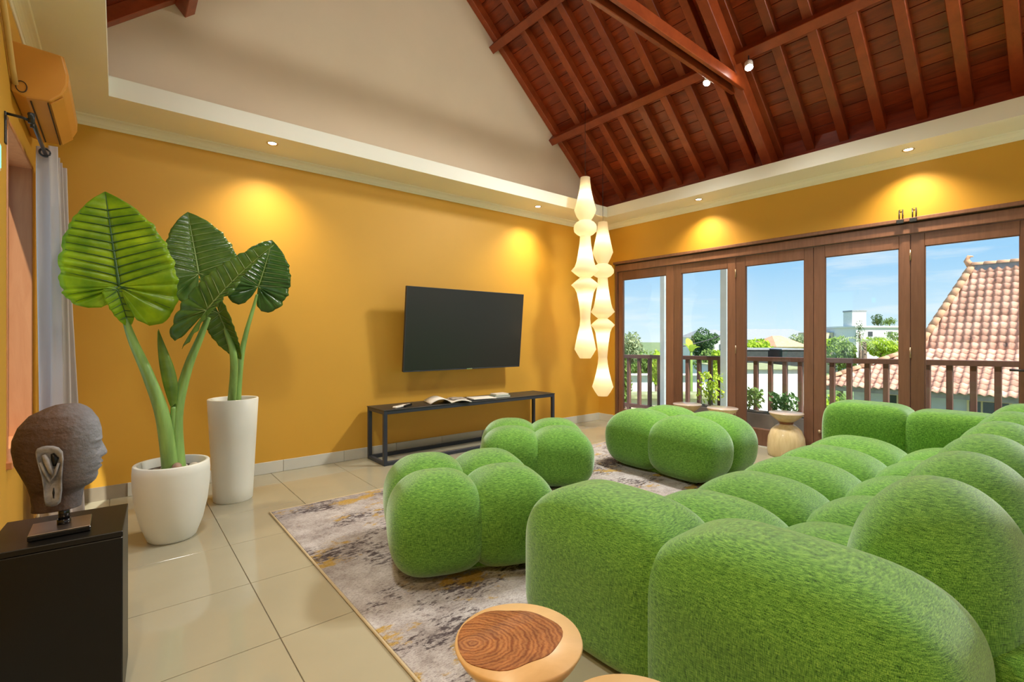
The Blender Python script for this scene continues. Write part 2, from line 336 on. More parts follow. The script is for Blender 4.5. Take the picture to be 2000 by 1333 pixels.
# plinth and screen
plain('plinth_black', (0.006, 0.0055, 0.005), 0.36, 0.2, 3, Specular__IOR__Level=0.3)
plain('screen', (0.008, 0.008, 0.009), 0.38, 0.05, Specular__IOR__Level=0.7)
plain('stand_steel', (0.32, 0.27, 0.24), 0.28, 0.1, metallic=0.9)
# suar wood table top: heartwood rings and pale sapwood
m, nt = newmat('slab_heart'); b, o = principled(nt, Roughness=0.3); b.inputs['Coat Weight'].default_value = 0.3
v = coords(nt, 'Object'); mp = nt.nodes.new('ShaderNodeMapping'); mp.inputs['Location'].default_value = (0.11, 0.03, 0); mp.inputs['Scale'].default_value = (1, 1.25, 0.3); L(nt, v, mp.inputs['Vector'])
w = N(nt, 'ShaderNodeTexWave', _wave_type='RINGS', _rings_direction='Z', Scale=10.0, Distortion=7.0, Detail=5.0, Detail__Scale=1.1, Detail__Roughness=0.65); L(nt, mp.outputs[0], w.inputs['Vector'])
r = ramp(nt, [(0.0, (0.175, 0.050, 0.015)), (0.35, (0.25, 0.080, 0.024)), (0.75, (0.40, 0.165, 0.052)), (1.0, (0.33, 0.11, 0.032))]); L(nt, w.outputs['Fac'], r.inputs['Fac'])
w2 = N(nt, 'ShaderNodeTexWave', _wave_type='RINGS', _rings_direction='Z', Scale=26.0, Distortion=9.0, Detail=5.0, Detail__Scale=0.9, Detail__Roughness=0.7); L(nt, mp.outputs[0], w2.inputs['Vector'])
r3 = ramp(nt, [(0.0, (0.20, 0.055, 0.016)), (0.5, (0.34, 0.125, 0.038)), (1.0, (0.46, 0.21, 0.070))]); L(nt, w2.outputs['Fac'], r3.inputs['Fac'])
nz = N(nt, 'ShaderNodeTexNoise', Scale=14.0, Detail=4.0); L(nt, v, nz.inputs['Vector'])
x3 = N(nt, 'ShaderNodeMixRGB', Fac=0.55); L(nt, r.outputs['Color'], x3.inputs['Color1']); L(nt, r3.outputs['Color'], x3.inputs['Color2'])
x4 = N(nt, 'ShaderNodeMixRGB', _blend_type='MULTIPLY', Fac=0.55); r4 = ramp(nt, [(0.35, (0.45, 0.38, 0.36)), (0.6, (1, 1, 1))]); L(nt, nz.outputs['Fac'], r4.inputs['Fac']); L(nt, x3.outputs[0], x4.inputs['Color1']); L(nt, r4.outputs['Color'], x4.inputs['Color2'])
L(nt, x4.outputs[0], b.inputs['Base Color']); M['slab_heart'] = m
wood('slab_sap', (0.56, 0.34, 0.14), (0.68, 0.45, 0.21), 0.35, (3, 3, 14), 0.1)
wood('stool_pale', (0.58, 0.43, 0.22), (0.76, 0.61, 0.37), 0.35, (10, 10, 2), 0.15, coat=0.2)
plain('stool_top', (0.50, 0.40, 0.32), 0.2, 0.1, 4)
wood('stool_dark', (0.16, 0.055, 0.02), (0.30, 0.11, 0.04), 0.3, (10, 10, 2), 0.1)
# ================================================================== ROOM SHELL
XL, XR, YB, YF = -0.37, 5.23, 4.47, -3.0
ZC, ZS, ZT = 2.63, 2.69, 2.82              # cornice foot, soffit, top of the bulkhead
fb = MB().box((XL - 0.13, YF - 0.13, -0.14), (5.38, YB + 0.13, -0.006))
floor = struct('floor', fb, 'grout')
TX, TY, GX, GY = 0.525, 0.533, 0.483, 1.989
cache = {}
def tile_mesh(w, d):
    k = (round(w, 3), round(d, 3))
    if k not in cache: cache[k] = MB().bbox((0, 0, -0.006), (w, d, 0.0), 0.0012).mesh('tile')
    return cache[k]
i0 = math.floor((XL - GX) / TX); i1 = math.ceil((XR - GX) / TX); j0 = math.floor((YF - GY) / TY); j1 = math.ceil((YB - GY) / TY)
for i in range(i0, i1):
    for j in range(j0, j1):
        x0, x1 = max(XL, GX + i * TX), min(XR + 0.02, GX + (i + 1) * TX); y0, y1 = max(YF, GY + j * TY), min(YB, GY + (j + 1) * TY)
        if x1 - x0 < 0.03 or y1 - y0 < 0.03: continue
        t = link('tile', tile_mesh(x1 - x0 - 0.003, y1 - y0 - 0.003), 'floor_tile', floor); t.location = (x0 + 0.0015, y0 + 0.0015, 0)
# walls
struct('wall_back', MB().box((XL - 0.13, YB, -0.1), (5.38, YB + 0.13, ZT)), 'orange_paint')
wl = MB()
WY0, WY1, WZ0, WZ1 = 2.99, 3.79, 0.60, 2.11
wl.box((XL - 0.13, YF - 0.13, -0.1), (XL, WY0, 3.05)); wl.box((XL - 0.13, WY1, -0.1), (XL, YB, 3.05))
wl.box((XL - 0.13, WY0, -0.1), (XL, WY1, WZ0)); wl.box((XL - 0.13, WY0, WZ1), (XL, WY1, 3.05))
struct('wall_left', wl, 'orange_paint')
K = 5.27 / 5.23
def dz(z): return 1.15 + (z - 1.15) * K
DY1 = 4.166 * K; DYE = -2.77
wr = MB()
wr.box((XR, YF - 0.13, dz(2.165)), (5.38, YB, 3.05)); wr.box((XR, DY1, -0.1), (5.38, YB, dz(2.165))); wr.box((XR, YF - 0.13, -0.1), (5.38, DYE, dz(2.165)))
struct('wall_right', wr, 'orange_paint')
wf = MB()                                                            # unseen wall behind the viewpoint; wide opening added to let daylight in
wf.box((XL - 0.13, YF - 0.13, -0.1), (0.15, YF, 3.05)); wf.box((4.75, YF - 0.13, -0.1), (5.38, YF, 3.05)); wf.box((0.15, YF - 0.13, 2.15), (4.75, YF, 3.05))
struct('wall_front', wf, 'orange_paint')
# gable above the bulkhead, back and front
def zr(X): return 7.512 - 0.87 * X                                   # underside of the rafters, right slope
RX = 2.366; RZ = zr(RX)
def gable(name, y0, y1):
    pts = [(XL - 0.13, 2.80), (5.38, 2.80), (5.38, zr(5.38) + 0.11), (RX, RZ + 0.14), (XL - 0.13, zr(5.232) + 0.11)]
    m = MB(); n = len(pts)
    m.add([(x, y0, z) for x, z in pts] + [(x, y1, z) for x, z in pts], [tuple(range(n)), tuple(reversed(range(n, 2 * n)))] + [(i, i + n, (i + 1) % n + n, (i + 1) % n) for i in range(n)])
    return struct(name, m, 'cream_paint')
gable('wall_gable', YB - 0.001, YB + 0.129); gable('wall_gable_front', YF - 0.129, YF + 0.001)
# ceiling: dropped bulkhead ring, then the timber roof as its parts
cb = MB()
cb.box((XL, 4.0, ZS), (XR, YB - 0.002, ZT)); cb.box((XL, YF + 0.002, ZS), (XR, -2.55, ZT)); cb.box((XL, -2.55, ZS), (-0.042, 4.0, ZT)); cb.box((4.84, -2.55, ZS), (XR, 4.0, ZT))
ceil = struct('ceiling', cb, 'white_paint')
# cornice coving
def coving(name, p, q, inward):
    p = Vector(p); q = Vector(q); inward = Vector(inward); m = MB(); prof = [(0.0, -0.062), (0.006, -0.062), (0.010, -0.045)]
    for k in range(6):
        a = k / 5 * math.pi / 2; prof.append((0.055 - 0.042 * math.cos(a) , -0.042 + 0.034 * math.sin(a)))
    prof += [(0.060, -0.004), (0.060, 0.0), (0.0, 0.0)]
    n = len(prof); vs = [e + inward * a + Vector((0, 0, ZS + b)) for e in (p, q) for a, b in prof]
    m.add(vs, [(i, (i + 1) % n, (i + 1) % n + n, i + n) for i in range(n)]); return struct(name, m, 'white_paint')
coving('trim_1', (XL, YB, 0), (XR, YB, 0), (0, -1, 0)); coving('trim_2', (XR, YB, 0), (XR, YF, 0), (-1, 0, 0)); coving('trim_3', (XL, YF, 0), (XL, YB, 0), (1, 0, 0))
# ---- timber roof
th = math.atan(0.87); ct, st = math.cos(th), math.sin(th)
SLOPES = {1: (Vector((-ct, 0, st)), Vector((st, 0, ct))), -1: (Vector((ct, 0, st)), Vector((-st, 0, ct)))}   # up-slope direction, outward normal
XE = 5.27; SL = (XE - RX) / ct
plank_me = MB().bbox((0, YF - 0.1, 0), (0.1165, YB + 0.0, 0.018), 0.002).mesh('roof_plank')
raft_me = MB().bbox((0, -0.0375, -0.09), (SL, 0.0375, 0.0), 0.004).mesh('rafter')
for sd in (1, -1):
    up, nn = SLOPES[sd]
    foot = Vector((XE if sd > 0 else 2 * RX - XE, 0, zr(XE)))
    def frame(org, flip=False):
        y = nn.cross(up)
        return Matrix(((up.x, y.x, nn.x, org.x), (up.y, y.y, nn.y, org.y), (up.z, y.z, nn.z, org.z), (0, 0, 0, 1)))
    n = int(SL / 0.12)
    for k in range(n + 1):
        p = link('roof_plank', plank_me, 'roof_wood', ceil)
        mm = frame(foot + up * (k * 0.12) + nn * 0.09)
        if nn.cross(up).y < 0: mm = mm @ Matrix.Translation((0, -(YB + YF - 0.1), 0))
        p.matrix_world = mm
    k = 0; y = 4.43
    while y > YF:
        r_ = link('rafter', raft_me, 'beam_wood', ceil); r_.matrix_world = frame(foot + nn * 0.09 + Vector((0, y, 0)))
        y = 4.03 - 0.28 * k + 0.28 - 0.28 if k == 0 else y - 0.28; k += 1
    # purlins under the rafters
    for xc in (4.36, 3.41):
        x = xc if sd > 0 else 2 * RX - xc; c0 = Vector((x, 0, zr(xc))) - nn * 0.05
        b_ = MB().beam(c0 + Vector((0, YF - 0.05, 0)), c0 + Vector((0, YB + 0.02, 0)), 0.085, 0.10, nn, 0.004).build('purlin', 'beam_wood', ceil)
    for yt in (2.13, -1.25):                                         # principal rafters of the two trusses
        a0 = foot + Vector((0, yt, 0)) - nn * 0.08; MB().beam(a0, a0 + up * SL, 0.09, 0.16, nn, 0.005).build('principal_rafter', 'beam_wood', ceil)
    dk = MB(); dk.box((0, -5, 0.11), (SL + 0.2, 5, 0.15), frame(foot)); dk.build('light_block_deck', 'roof_wood', ceil)  # unseen backing added above the planks to stop light leaking through the gaps
for yt in (2.13, -1.25):
    for off in (-0.048, 0.048):
        MB().beam((0.28, yt + off, 3.47), (4.45, yt + off, 3.47), 0.036, 0.095, (0, 0, 1), 0.004).build('tie_beam', 'beam_wood', ceil)
    MB().bbox((0.34, yt - 0.028, 3.485), (4.38, yt + 0.028, 3.51), 0.003).build('gap_shade_strip', 'black_metal', ceil)  # black strip standing in for the shade between the paired ties
MB().box((5.214, YF, ZT), (5.229, YB, 3.11)).build('wall_plate', 'roof_wood', ceil)
MB().bbox((RX - 0.05, YF, RZ - 0.16), (RX + 0.05, YB, RZ - 0.02), 0.004).build('ridge_beam', 'beam_wood', ceil)
# ---- baseboards
bb = struct('baseboard_back', MB().box((XL, YB - 0.006, 0), (XR, YB, 0.097)), 'grout')
sk = MB().bbox((0, 0, 0), (TX - 0.003, 0.009, 0.098), 0.0015).mesh('baseboard_tile')
for i in range(i0 + 1, i1 - 1):
    o = link('baseboard_tile', sk, 'tile_base', bb); o.location = (GX + i * TX + 0.1, YB - 0.0135, 0.001)
br = struct('baseboard_right', MB().box((XR - 0.006, DY1 + 0.005, 0), (XR, YB, 0.097)), 'grout')
MB().bbox((XR - 0.0135, DY1 + 0.006, 0.001), (XR - 0.004, YB - 0.012, 0.098), 0.0015).build('baseboard_tile', 'tile_base', br)
bl = struct('baseboard_left', MB().box((XL, YF, 0), (XL + 0.006, YB, 0.097)), 'grout')
for j in range(j0 + 1, j1):
    y0 = GY + j * TY; o = MB().bbox((XL + 0.004, max(YF, y0), 0.001), (XL + 0.0135, min(YB - 0.014, y0 + TY - 0.003), 0.098), 0.0015).build('baseboard_tile', 'tile_base', bl)
# ================================================================== FOLDING DOORS
DX0, DX1 = 5.27, 5.314
leaves = [(4.128, 3.29, 4.055, 3.395), (3.29, 2.53, 3.19, 2.621), (2.53, 1.77, 2.425, 1.852), (1.77, 1.03, 1.672, 1.108), (1.03, 0.29, 0.936, 0.385), (0.29, -0.45, 0.195, -0.355), (-0.45, -1.19, -0.545, -1.095), (-1.19, -1.93, -1.285, -1.835), (-1.93, -2.67, -2.025, -2.575)]
zt, zg1, zg0 = dz(2.035), dz(1.92), dz(0.19)
for q, (ya, yb, ga, gb) in enumerate(leaves):
    ya, yb, ga, gb = ya * K, yb * K, ga * K, gb * K; g = 0.0015
    d = empty('door_%d' % (q + 1), (DX0, (ya + yb) / 2, 0.0)); d['kind'] = 'structure'
    def prt(name, a, b_, mat, par=d, bev=0.003):
        c = Vector(d.location) if par is d else Vector((0, 0, 0))
        return MB().bbox(Vector(a) - Vector(d.location), Vector(b_) - Vector(d.location), bev).build(name, mat, par)
    prt('stile', (DX0, ga, 0.008), (DX1, ya - g, zt - 0.004), 'door_wood'); prt('stile', (DX0, yb + g, 0.008), (DX1, gb, zt - 0.004), 'door_wood')
    prt('rail', (DX0, gb, zg1), (DX1, ga, zt - 0.004), 'door_wood'); prt('rail', (DX0, gb, 0.008), (DX1, ga, zg0), 'door_wood')
    prt('pane', (DX0 + 0.017, gb, zg0), (DX0 + 0.022, ga, zg1), 'glass', bev=0.001)
    bd = 0.006
    for (u0, u1, w0, w1) in ((gb, gb + bd, zg0, zg1), (ga - bd, ga, zg0, zg1), (gb, ga, zg0, zg0 + bd), (gb, ga, zg1 - bd, zg1)):
        prt('glazing_bead', (DX0 + 0.006, u0, w0), (DX0 + 0.016, u1, w1), 'door_wood', bev=0.001)
    if q in (1, 3, 5, 7):
        for zz in (0.30, 1.02, 1.86):
            h = MB().lathe([(0.007, zz - 0.045), (0.007, zz + 0.045)], 10, Matrix.Translation(Vector((DX0 - 0.003, yb, 0)) - Vector(d.location))).build('hinge', 'hinge_metal', d)
    if q == 4:
        MB().tube([Vector((DX0 - 0.045, 0.32, 0.905)) - Vector(d.location), Vector((DX0 - 0.045, 0.44, 0.905)) - Vector(d.location)], 0.009).tube([Vector((DX0, 0.335, 0.905)) - Vector(d.location), Vector((DX0 - 0.045, 0.335, 0.905)) - Vector(d.location)], 0.009).build('handle', 'black_metal', d)
    if q == 3:
        MB().lathe([(0.016, 0), (0.018, 0.01), (0.012, 0.02), (0.0, 0.022)], 14, Matrix.Translation(Vector((DX0, ya - 0.055, 0.24)) - Vector(d.location)) @ Matrix.Rotation(R(-90), 4, 'Y')).build('bolt_knob', 'hinge_metal', d)
hd = struct('trim_4', MB().bbox((5.245, DYE, zt), (5.375, DY1, dz(2.122)), 0.004), 'door_wood')
MB().bbox((5.262, DYE, dz(2.122)), (5.37, DY1, dz(2.134)), 0.002).build('track_groove', 'black_metal', hd)
MB().bbox((5.218, DYE, dz(2.134)), (5.37, DY1 + 0.012, dz(2.166)), 0.004).build('head_moulding', 'door_wood', hd)
MB().bbox((5.25, 4.128 * K + 0.001, 0.0), (5.375, DY1, zt - 0.001), 0.003).build('jamb', 'door_wood', hd)
MB().box((5.235, DYE, -0.005), (5.375, DY1, 0.006)).build('threshold', 'tile_base', hd)
for yy, lb in ((1.092, 'dark bolt loop above the folding doors, left of the pair'), (1.003, 'dark bolt loop above the folding doors, right of the pair')):
    z0 = 2.165
    m = MB().tube([(5.222, yy - 0.012, z0), (5.222, yy - 0.012, z0 + 0.085), (5.222, yy + 0.012, z0 + 0.085), (5.222, yy + 0.012, z0)], 0.0045, 6)
    o = m.build('bolt_loop', 'black_metal'); tag(o, lb, 'door bolt', 'bolt loops above the doors')
    MB().bbox((5.206, yy - 0.02, z0 - 0.032), (5.22, yy + 0.03, z0), 0.002).build('bolt_base', 'black_metal', o)
# ================================================================== LEFT WINDOW, CURTAIN, ROD
w1 = empty('window_1', (XL - 0.09, 3.39, WZ0)); w1['kind'] = 'structure'
def wp(name, a, b_, mat, bev=0.003): return MB().bbox(Vector(a) - Vector(w1.location), Vector(b_) - Vector(w1.location), bev).build(name, mat, w1)
fx0, fx1 = XL - 0.128, XL + 0.004
wp('jamb', (fx0, WY1 - 0.022, WZ0), (fx1, WY1, WZ1), 'window_wood'); wp('jamb', (fx0, WY0, WZ0), (fx1, WY0 + 0.022, WZ1), 'window_wood')
wp('head', (fx0, WY0, WZ1 - 0.022), (fx1, WY1, WZ1), 'window_wood'); wp('sill', (fx0, WY0 - 0.01, WZ0 - 0.02), (XL + 0.02, WY1 + 0.01, WZ0 + 0.012), 'window_wood')
for a, b_ in (((fx0, WY0 + 0.022, WZ0 + 0.012), (fx0 + 0.03, WY0 + 0.06, WZ1 - 0.022)), ((fx0, WY1 - 0.06, WZ0 + 0.012), (fx0 + 0.03, WY1 - 0.022, WZ1 - 0.022)), ((fx0, WY0 + 0.06, WZ1 - 0.06), (fx0 + 0.03, WY1 - 0.06, WZ1 - 0.022)), ((fx0, WY0 + 0.06, WZ0 + 0.012), (fx0 + 0.03, WY1 - 0.06, WZ0 + 0.05))):
    wp('sash', a, b_, 'window_wood')
wp('pane', (fx0 + 0.013, WY0 + 0.06, WZ0 + 0.05), (fx0 + 0.017, WY1 - 0.06, WZ1 - 0.06), 'glass', 0.001)
# curtain gathered at the far end of the rod
RZ_, RX_ = 2.105, -0.289
cur = empty('curtain', (RX_, 3.65, 0.06), label='grey linen eyelet curtain drawn aside at the left window', cat='curtain')
cm = MB(); nu, nv_ = 120, 24; vs = []
for j in range(nv_ + 1):
    f = j / nv_; z = 0.0 + (2.085) * f
    spread = 1.0 + 0.22 * (1 - f) ** 1.3
    for i in range(nu + 1):
        t = i / nu; ph = t * math.pi * 2 * 4.5
        amp = (0.030 + 0.018 * math.sin(t * 7 + 1)) * (0.85 + 0.25 * (1 - f))
        yy = -0.24 + 0.50 * t
        dx = amp * math.sin(ph) + 0.012 * math.sin(3 * f + t * 9)
        bulge = 0.055 * t * t * (1 - f) + 0.02 * t
        vs.append((dx + bulge + 0.012, yy * (0.9 + 0.16 * (spread - 1)) + 0.012 * math.cos(ph * 2), z))
fs = [(j * (nu + 1) + i, j * (nu + 1) + i + 1, (j + 1) * (nu + 1) + i + 1, (j + 1) * (nu + 1) + i) for j in range(nv_) for i in range(nu)]
cm.add(vs, fs, True); co = cm.build('cloth', 'curtain_cloth', cur); sd_ = co.modifiers.new('thickness', 'SOLIDIFY'); sd_.thickness = 0.003
for k in range(5):
    yy = -0.20 + 0.1 * k
    ring = MB(); pts = [(0.02 * math.cos(a), yy, RZ_ - 0.06 + 0.02 * math.sin(a)) for a in [2 * math.pi * q / 16 for q in range(17)]]
    ring.tube(pts, 0.005, 6).build('eyelet', 'black_metal', cur)
rod = empty('curtain_rod', (RX_, 2.9, RZ_), label='slim black curtain rod on a wall bracket under the air conditioner', cat='curtain rod')
MB().tube([(0, 0.0, 0), (0, 0.62, 0)], 0.0085, 10).build('pole', 'black_metal', rod)
MB().lathe([(0.0085, 0), (0.017, 0.006), (0.019, 0.02), (0.012, 0.032), (0.0, 0.036)], 14, Matrix.Translation((0, 0.62, 0)) @ Matrix.Rotation(R(-90), 4, 'X')).build('finial', 'black_metal', rod)
bk = MB().bbox((XL - RX_, 0.035, -0.13), (XL - RX_ + 0.006, 0.062, 0.005), 0.001).tube([(XL - RX_, 0.048, 0.0), (-0.03, 0.048, -0.004), (0.0, 0.048, -0.012)], 0.006, 8).build('bracket', 'black_metal', rod)
MB().tube([(0, 0.05, -0.022), (0, 0.05, 0.022)], [0.012, 0.012], 10).tube([(0, 0.08, -0.03), (0, 0.08, -0.005)], [0.008, 0.006], 8).build('clamp', 'black_metal', rod)
# ================================================================== AIR CONDITIONER, SIGN
ac = empty('air_conditioner', (XL, 3.42, 2.24), label='orange wall-mounted air conditioner high on the left wall', cat='air conditioner')
prof = [(0, 0.02), (0.05, 0.0), (0.13, 0.008), (0.17, 0.05), (0.188, 0.10), (0.19, 0.15), (0.172, 0.235), (0.0, 0.245)]
def extrude_y(prof, y0, y1, name, mat, par, sm=False):
    n = len(prof); m = MB(); m.add([(x, y0, z) for x, z in prof] + [(x, y1, z) for x, z in prof], [tuple(range(n)), tuple(reversed(range(n, 2 * n)))] + [(i, i + n, (i + 1) % n + n, (i + 1) % n) for i in range(n)], sm)
    o = m.build(name, mat, par); bv = o.modifiers.new('bevel', 'BEVEL'); bv.width = 0.008; bv.segments = 2; return o
extrude_y(prof, -0.33, 0.33, 'body', 'ac_plastic', ac)
extrude_y([(0.126, 0.006), (0.172, 0.048), (0.176, 0.046), (0.13, 0.001)], -0.31, 0.31, 'louver', 'ac_plastic', ac)
MB().beam((0.062, -0.30, -0.0005), (0.062, 0.30, -0.0005), 0.006, 0.004).beam((0.120, -0.31, 0.0025), (0.120, 0.31, 0.0025), 0.004, 0.008).build('air_slot', 'dark_slot', ac)
extrude_y([(0.174, 0.06), (0.191, 0.10), (0.193, 0.15), (0.176, 0.232), (0.170, 0.232), (0.18, 0.15), (0.17, 0.06)], -0.325, 0.325, 'front_panel', 'ac_plastic', ac)
m = MB(); 
for q in (0,): m.tube([(0.035 + 0.018 * math.cos(a), -0.332, 0.045 + 0.025 * math.sin(a)) for a in [2 * math.pi * k / 20 for k in range(21)]], 0.0022, 6)
m.build('knock_out', 'dark_slot', ac)
MB().tube([(0.016, -0.335, 0.05), (0.014, -0.40, 0.10), (0.014, -0.55, 0.22), (0.014, -0.75, 0.34)], 0.011, 10).build('pipe', 'pipe_wrap', ac)
sg = empty('exit_sign', (XL, 2.675, 1.80), label='small glowing green sign on the wall at the left edge', cat='sign')
MB().bbox((0.002, -0.02, 0), (0.018, 0.052, 0.11), 0.003).build('housing', 'white_plastic', sg)
MB().box((0.018, -0.012, 0.012), (0.0195, 0.045, 0.098)).build('lit_face', 'sign_green', sg)
# ================================================================== LAMPS
def light(name, kind, loc, power, col, parent, **kw):
    l = bpy.data.lights.new(name, kind); l.energy = power; l.color = col
    for k, v in kw.items(): setattr(l, k, v)
    o = bpy.data.objects.new(name, l); COL.objects.link(o); o.parent = parent; o.location = loc; return o
WARM = (1.0, 0.80, 0.52)
DL = [((0.951, 4.16), 'recessed ceiling downlight above the tall leafy plants'), ((3.822, 4.19), 'recessed ceiling downlight right of the television'),
      ((5.01, 2.84), 'recessed ceiling downlight over the folding doors, nearer the corner'), ((5.01, 1.0), 'recessed ceiling downlight above the two bolt loops'),
      ((5.01, -0.85), 'added fill downlight over the doors behind the viewpoint, nearer one'), ((5.01, -2.3), 'added fill downlight over the doors behind the viewpoint, farther one'), ((4.0, -2.78), 'added fill downlight by the rear opening, door side'), ((2.4, -2.78), 'added fill downlight by the rear opening, middle'), ((0.8, -2.78), 'added fill downlight by the rear opening, window side'), ((-0.2, 0.6), 'added fill downlight in the left bulkhead, nearer the viewpoint'), ((-0.2, -1.4), 'added fill downlight in the left bulkhead, behind the viewpoint')]  # unseen downlights added to brighten the room
for (x, y), lb in DL:
    d = empty('downlight', (x, y, ZS), label=lb, cat='downlight', group='recessed downlights in the bulkhead')
    MB().lathe([(0.030, 0.002), (0.030, -0.001), (0.040, -0.005), (0.044, -0.002), (0.044, 0.0)], 28).build('rim', 'chrome', d)
    MB().lathe([(0.0, -0.0008), (0.029, -0.0008)], 24, caps=False).build('lens', 'lamp_glow', d)
    light('lamp', 'SPOT', (0, 0, -0.012), P_DOWN * (1.25 if x < 0 else 1.0), WARM, d, spot_size=R(122), spot_blend=1.0, shadow_soft_size=0.03)
for (x, y, z), tgt, lb in (((4.27, 2.33, 3.555), (2.6, 2.9, 0), 'small bright spotlight on the left side of the roof truss'), ((4.27, 1.95, 3.53), (2.6, 1.0, 0), 'small bright spotlight on the right side of the roof truss'),
                      ((4.27, -1.05, 3.55), (3.0, 4.4, 5.0), 'added wash spotlight on the truss behind the viewpoint, door side, aimed at the gable'), ((4.27, -1.45, 3.55), (2.6, -1.0, 0), 'added fill spotlight on the truss behind the viewpoint, door side, aimed down'), ((0.46, 2.33, 3.555), (2.2, 2.9, 0), 'added fill spotlight at the window end of the truss over the sofa, far side'), ((0.46, 1.95, 3.555), (1.6, 1.0, 0), 'added fill spotlight at the window end of the truss over the sofa, near side'), ((0.46, -1.05, 3.55), (1.7, 4.4, 5.0), 'added wash spotlight on the truss behind the viewpoint, window side, aimed at the gable')):  # unseen spotlights added to fill the room and wash the gable
    d = empty('spotlight', (x, y, z), label=lb, cat='spotlight', group='spotlights on the roof trusses')
    q = (Vector((x, y, z)) - Vector(tgt)).to_track_quat('Z', 'Y'); mm = q.to_matrix().to_4x4()
    MB().lathe([(0.030, -0.028), (0.034, -0.03), (0.034, 0.03), (0.014, 0.05)], 20, mm).build('housing', 'white_plastic', d)
    MB().lathe([(0.0, -0.052), (0.014, -0.049), (0.025, -0.040), (0.030, -0.0285)], 20, mm, caps=False).build('lens', 'spot_glow', d)
    MB().tube([mm @ Vector((0, 0, 0.04)), mm @ Vector((0, 0, 0.04)) + Vector((0, 0, 0.06))], 0.006).build('arm', 'black_metal', d)
    lo = light('lamp', 'SPOT', mm @ Vector((0, 0, -0.17 if tgt[2] < 1 else -0.08)), P_WASH if tgt[2] > 1 else (P_SPOT if x > 2 and y > 0 else P_SIDE), (1.0, 0.985, 0.92), d, spot_size=R(84 if tgt[2] > 1 else 145), spot_blend=1.0, shadow_soft_size=0.30 if tgt[2] > 1 else 0.15)
    lo.rotation_euler = q.to_euler()
# paper pendants near the corner
def pendant(x, y, ztop, scale, prof, label, ceil_z):
    p = empty('pendant_lamp', (x, y, 0), label=label, cat='pendant lamp', group='stacked paper pendants in the corner')
    for seg in prof:
        m = MB(); pr = sorted([(hw * scale, ztop - dy * scale) for dy, hw in seg], key=lambda t: t[1])
        # ease the silhouette
        m.lathe(pr, 36, caps=False); m.build('paper_shade', 'lamp_paper', p)
        zs = [q[1] for q in pr]
        light('bulb', 'POINT', (0, 0, zs[0] + (zs[-1] - zs[0]) * 0.55), P_BULB * (zs[-1] - zs[0]) / 0.45, (1.0, 0.86, 0.62), p, shadow_soft_size=0.02)
    MB().tube([(0, 0, ztop - 0.02), (0, 0, ceil_z)], 0.0025, 6).build('cable', 'black_metal', p)
    zb = ztop - prof[-1][-1][0] * scale
    MB().lathe([(0.0, zb + 0.001), (prof[-1][-1][1] * scale, zb + 0.001)], 24, caps=False).build('bottom_disc', 'lamp_paper', p)
s1 = 5.6 / 942 / 2.667
P1 = [[(0, 25), (25, 26), (60, 30), (95, 37), (140, 48), (170, 57), (200, 46), (225, 30)], [(225, 30), (235, 47), (248, 57), (265, 60), (282, 57), (295, 44), (305, 27)],
      [(305, 27), (345, 30), (400, 38), (440, 46), (465, 55), (485, 73), (505, 50), (522, 27)], [(522, 27), (540, 50), (560, 73), (578, 55), (600, 44), (650, 34), (700, 28), (737, 26)],
      [(737, 26), (770, 29), (810, 38), (850, 47), (895, 56), (920, 42), (942, 28)]]
pendant(4.205, 3.795, 3.01, s1, P1, 'taller white paper pendant of stacked lanterns, left of the pair', 3.96)
s2 = 6.05 / 942 / 2.667
P2 = [[(0, 24), (30, 27), (65, 33), (110, 42), (158, 53), (190, 40), (218, 26)], [(218, 26), (230, 46), (250, 57), (266, 57), (280, 44), (290, 25)],
      [(290, 25), (330, 28), (380, 35), (425, 43), (448, 50), (468, 62), (486, 44), (502, 24)], [(502, 24), (520, 46), (536, 62), (552, 48), (575, 38), (630, 30), (680, 25), (708, 23)],
      [(708, 23), (740, 26), (780, 33), (820, 43), (858, 55), (885, 40), (906, 25)]]
pendant(4.712, 3.96, 2.60, s2, P2, 'lower white paper pendant of stacked lanterns, right of the pair', 3.52)
# ================================================================== TELEVISION, CONSOLE AND WHAT LIES ON IT
tv = empty('television', (2.875, 4.24, 1.231), label='large black flat-screen television on the orange wall', cat='television')
tm = Matrix.Rotation(R(5.4), 4, 'X')
def tvp(name, a, b_, mat, bev=0.002): return MB().bbox(a, b_, bev, tm).build(name, mat, tv)
tvp('back_shell', (-0.735, 0.0, -0.418), (0.735, 0.03, 0.418), 'black_metal', 0.004); tvp('screen', (-0.727, -0.004, -0.408), (0.727, 0.001, 0.411), 'screen', 0.001)
for a, b_ in (((-0.735, -0.006, -0.418), (-0.727, 0.004, 0.418)), ((0.727, -0.006, -0.418), (0.735, 0.004, 0.418)), ((-0.727, -0.006, 0.411), (0.727, 0.004, 0.418)), ((-0.727, -0.006, -0.418), (0.727, 0.004, -0.408))):
    tvp('bezel', a, b_, 'slate_metal', 0.001)
tvp('rear_housing', (-0.45, 0.03, -0.36), (0.45, 0.06, 0.20), 'black_metal', 0.008)
tvp('maker_badge', (0.0, -0.008, -0.4175), (0.07, -0.005, -0.4095), 'chrome', 0.0005)
MB().bbox((-0.2, 0.21, -0.15), (0.2, 0.228, 0.15), 0.002).beam((-0.1, 0.05, 0.0), (-0.1, 0.215, 0.0), 0.03, 0.05).beam((0.1, 0.05, 0.0), (0.1, 0.215, 0.0), 0.03, 0.05).build('wall_bracket', 'black_metal', tv)
CT = 0.50
cs = empty('console_table', (2.9, 4.235, 0), label='long low black metal console table under the television', cat='console table')
X0, X1, Y0, Y1, W_ = -1.06, 1.06, -0.185, 0.185, 0.034
